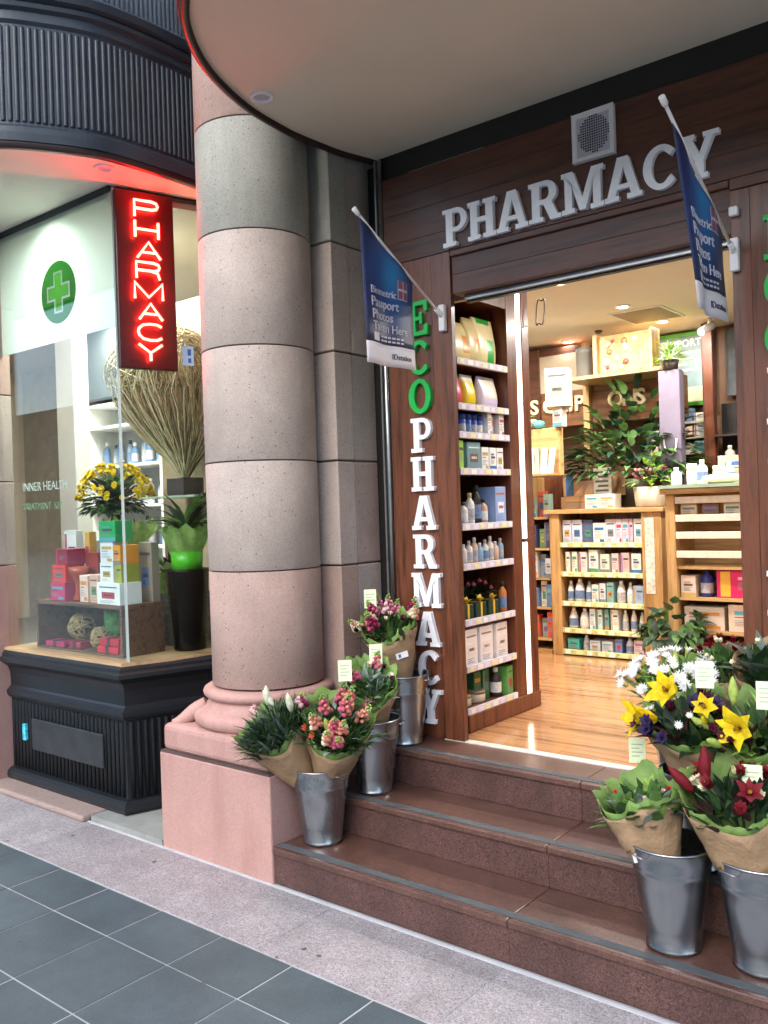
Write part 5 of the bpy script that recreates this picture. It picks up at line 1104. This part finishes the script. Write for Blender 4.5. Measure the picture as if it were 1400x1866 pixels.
cyl = tag(MB().lathe([(.075, 0), (.08, .01), (.08, .18), (.083, .182), (.083, .225), (.07, .23)], (-2.98, 6.2, 2.541), 24).build('storage_tin', cm('6d6c66')), 'grey tin canister on the bulkhead ledge', 'tin')
gh = thing('gift_hamper', 'clear wrapped gift hamper on the bulkhead ledge', 'hamper', (-2.60, 6.2, 2.541)); Box(-2.83, -2.43, 6.08, 6.2, 2.541, 2.82).build('box', mat('hamper_tan', hx('b8955e'), .35, var=.5, scale=11), gh, .006)
mb = MB(); q = random.Random(8)
for i in range(14): mb.ico((q.uniform(-2.80, -2.43), 6.075, q.uniform(2.57, 2.78)), q.uniform(.012, .03), q.randint(0, 3), .2, sc=(1, .4, 1))
mb.build('wrapped_contents', [cm('c2433f'), cm('e0d4bc'), cm('8f7a52'), cm('d9c8a2')], gh)
Box(-2.86, -2.83, 6.05, 6.2, 2.541, 2.83).build('frame', m_oak, gh); Box(-2.43, -2.41, 6.05, 6.2, 2.541, 2.83).build('frame', m_oak, gh)
leafy('ledge_plant', 'bushy bright green pot plant on the mauve post', (-2.285, 6.06, 2.501), 90, .09, .008, [G_['leaf_light'], G_['leaf_mid'], G_['leaf_lime']], ([(.05, 0), (.06, .07), (.05, .07)], cm('3a2f28')), 1.5, .06, seed=15)
# green framed board
gb = thing('menu_board', 'green framed slate notice board on the back wall', 'notice board', (-2.44, 6.75, 2.31))
MB().poly([[(-2.66, 2.315), (-2.225, 2.315), (-2.225, 2.88), (-2.66, 2.88)], [(-2.63, 2.345), (-2.255, 2.345), (-2.255, 2.85), (-2.63, 2.85)]], .03, MF(0, 0, 6.78)).build('frame', cm('4f9e3a'), gb)
Box(-2.63, -2.255, 6.765, 6.779, 2.345, 2.85).build('panel', mat('slate_blue', hx('7f979a'), .5, var=.25, scale=5), gb); Box(-2.63, -2.255, 6.760, 6.7645, 2.345, 2.46).build('lower_print', cm('d8cfae'), gb)
mb = MB(); write(mb, 'SUPPORT', .075, MF(-2.62, 2.775, 6.763), 0, .002); [mb.box(-2.60, -2.60+.28-.05*(k % 3), 6.761, 6.764, 2.72-k*.045, 2.735-k*.045) for k in range(4)]; mb.build('lettering', cm('eef2ee'), gb)
# shelves under the board
sb = thing('back_shelving', 'pale stocked wall shelving under the green framed board', 'shelving', (-2.4, 6.7, 1.6))
for z in (1.84, 1.953, 2.071, 2.185): Box(-2.70, -2.24, 6.62, 6.81, z-.016, z).build('shelf', cm('c9c2a8'), sb)
for sh, z in enumerate((1.954, 2.072, 2.186)):
    for i in range(5):
        c = ['d8b9a0', 'c9d0cf', '7f9cc0', 'e2ddcc', '6fb0bd'][(i+sh*2) % 5]; carton('carton', -2.66+i*.09, 6.68, z, .075, .08, .06+.02*((i+sh) % 3), cm(c), f'small carton, {ORD[i]} from left on {["lower","middle","upper"][sh]} shelf under the green board', 'carton', 'cartons under the green board')
tag(Box(-2.235, -2.155, 6.55, 6.62, FZ, 2.89).build('brown_post', m_dkw, bevel=.004), 'brown wooden post right of the green framed board', 'post')
tc = thing('dark_cabinet', 'dark shelving at the back behind the right pilaster', 'shelving', (-1.9, 6.7, FZ)); Box(-2.15, -1.3, 6.70, 6.80, FZ, 2.30).build('back_panel', cm('1f1a18'), tc)
for z in (1.6, 1.83, 2.06): Box(-2.15, -1.3, 6.5, 6.70, z-.015, z).build('shelf', cm('3a302a'), tc)
Box(-2.12, -1.3, 6.74, 6.78, 2.36, 2.86).build('slate_poster', mat('smoky_print', hx('62666a'), .6, var=.5, scale=5), tc)
for i in range(4): bottle('bottle', -2.06+i*.11, 6.58, 1.831, .035, .15, cm(['d8d2c4', 'e0932e'][i % 2]), cm('e8e6e0'), f'bottle, {ORD[i]} from left on the dark back shelving', 'bottle', 'bottles on the dark shelving')
sc_ = thing('security_camera', 'small white security camera under the shop ceiling', 'camera', (-2.15, 6.4, 2.78)); MB().tube([(-2.13, 6.45, 2.90), (-2.14, 6.44, 2.84)], .012, 8).build('bracket', m_white, sc_); MB().tube([(-2.12, 6.47, 2.85), (-2.165, 6.35, 2.79)], [.028, .03], 12).build('body', m_white, sc_)
# ------------------------------------------------------------------ counter at right
cn = thing('oak_counter', 'oak service counter with slatted leaflet front', 'counter', (-1.7, 5.5, FZ))
Box(-2.06, -2.0, 5.30, 5.72, FZ, 1.63).build('end_panel', m_oak, cn, .003); Box(-2.0, -1.0, 5.62, 5.72, FZ, 1.63).build('back_panel', m_oakx, cn); Box(-2.08, -1.0, 5.26, 5.74, 1.631, 1.665).build('top', m_oakx, cn, .003)
Box(-2.08, -1.0, 5.24, 5.74, 1.666, 1.686).build('glass_top', mat('counter_glass', hx('9db09a'), .08), cn)
for z in (1.592, 1.482, 1.378, 1.262): Box(-1.998, -1.0, 5.30, 5.312, z-.02, z+.022).build('slat', mat('pale_slat', hx('e0d6c2'), .5, var=.12, scale=30), cn, .002)
for z in (1.0, .80, 1.19): Box(-2.0, -1.0, 5.32, 5.62, z-.018, z).build('shelf', m_oakx, cn)
for i in range(6):
    x = -1.93+i*.13; carton('leaflet_pack', x, 5.36, 1.47+.0, .10, .03, .10, cm(['d8cbb0', '7f6a58', 'e2d6c2', '3f3a38'][i % 4]), f'leaflet bundle, {ORD[i]} from left in the upper counter slats', 'leaflet', 'leaflets in the counter', None, '-y', 0, 1)
carton('pink_carton', -1.60, 5.42, 1.001, .36, .12, .165, cm('d81e62'), 'large hot pink carton on the counter shelf', 'carton', None, [cm('e8b03a'), cm('f0a8c0')], '-y', 0, 4); bottle('bottle', -1.85, 5.40, 1.001, .04, .17, cm('26337a'), cm('1d2760'), 'dark blue bottle next to the hot pink carton', 'bottle')
carton('carton', -1.945, 5.40, 1.001, .09, .12, .13, cm('e0c8b8'), 'small pale pink carton left of the blue bottle')
carton('carton', -1.86, 5.42, .801, .24, .14, .14, cm('d6c4b4'), 'pale carton at left on the lower counter shelf'); carton('carton', -1.56, 5.42, .801, .30, .16, .16, cm('d9bfa8'), 'pale tan carton at right on the lower counter shelf')
carton('carton', -1.70, 5.45, FZ+.001, .40, .2, .24, cm('b23a44'), 'red carton on the floor under the counter')
for i in range(9):
    x = -2.02+i*.08; bottle('bottle', x, 5.40+.05*(i % 2), 1.687, .032, .11+.02*(i % 3), cm(['e2dcc8', 'd6d6c6', 'e6e0d0'][i % 3]), cm('efe9d8'), f'small cream bottle, {ORD[i]} from left on the counter', 'bottle', 'bottles on the counter', 'jar' if i % 2 else 'bottle')
carton('carton', -1.62, 5.55, 1.687, .36, .08, .17, cm('d3bf9c'), 'tan leaflet carton at the back of the counter')
tag(MB().ico((-1.72, 5.33, 1.715), .06, sub=2, sc=(2.1, .8, .5), jit=.05).build('cloth_bundle', cm('dcd2b4')), 'folded cream cloth bundle on the counter glass', 'cloth')
leafy('trailing_plant', 'dark green trailing plant at the left end of the counter', (-1.985, 5.20, .86), 110, .09, .036, [G_['leaf_deep'], G_['leaf_dark'], G_['leaf_mid']], ([(.07, -.37), (.09, -.1), (.085, -.1)], cm('4a3a2c')), 2.4, .17, seed=18, bend=.5)
# ------------------------------------------------------------------ building across the street (seen in the glass and metal)
fb = thing('facing_building', 'brown stone building across the street mirrored in the window', 'building', (-6, -15, 0))
Box(-60, 40, -23, -20, 0, 7.5).build('wall', mat('brown_stone', hx('8a7464'), .8, var=.2, scale=1.5), fb)
m_dw = mat('dark_window', hx('2a2e32'), .1)
for i in range(16):
    for j in range(2): Box(-44+i*5, -41+i*5, -20.05, -19.99, .8+j*3.1, 3.0+j*3.1).build('window', m_dw, fb)
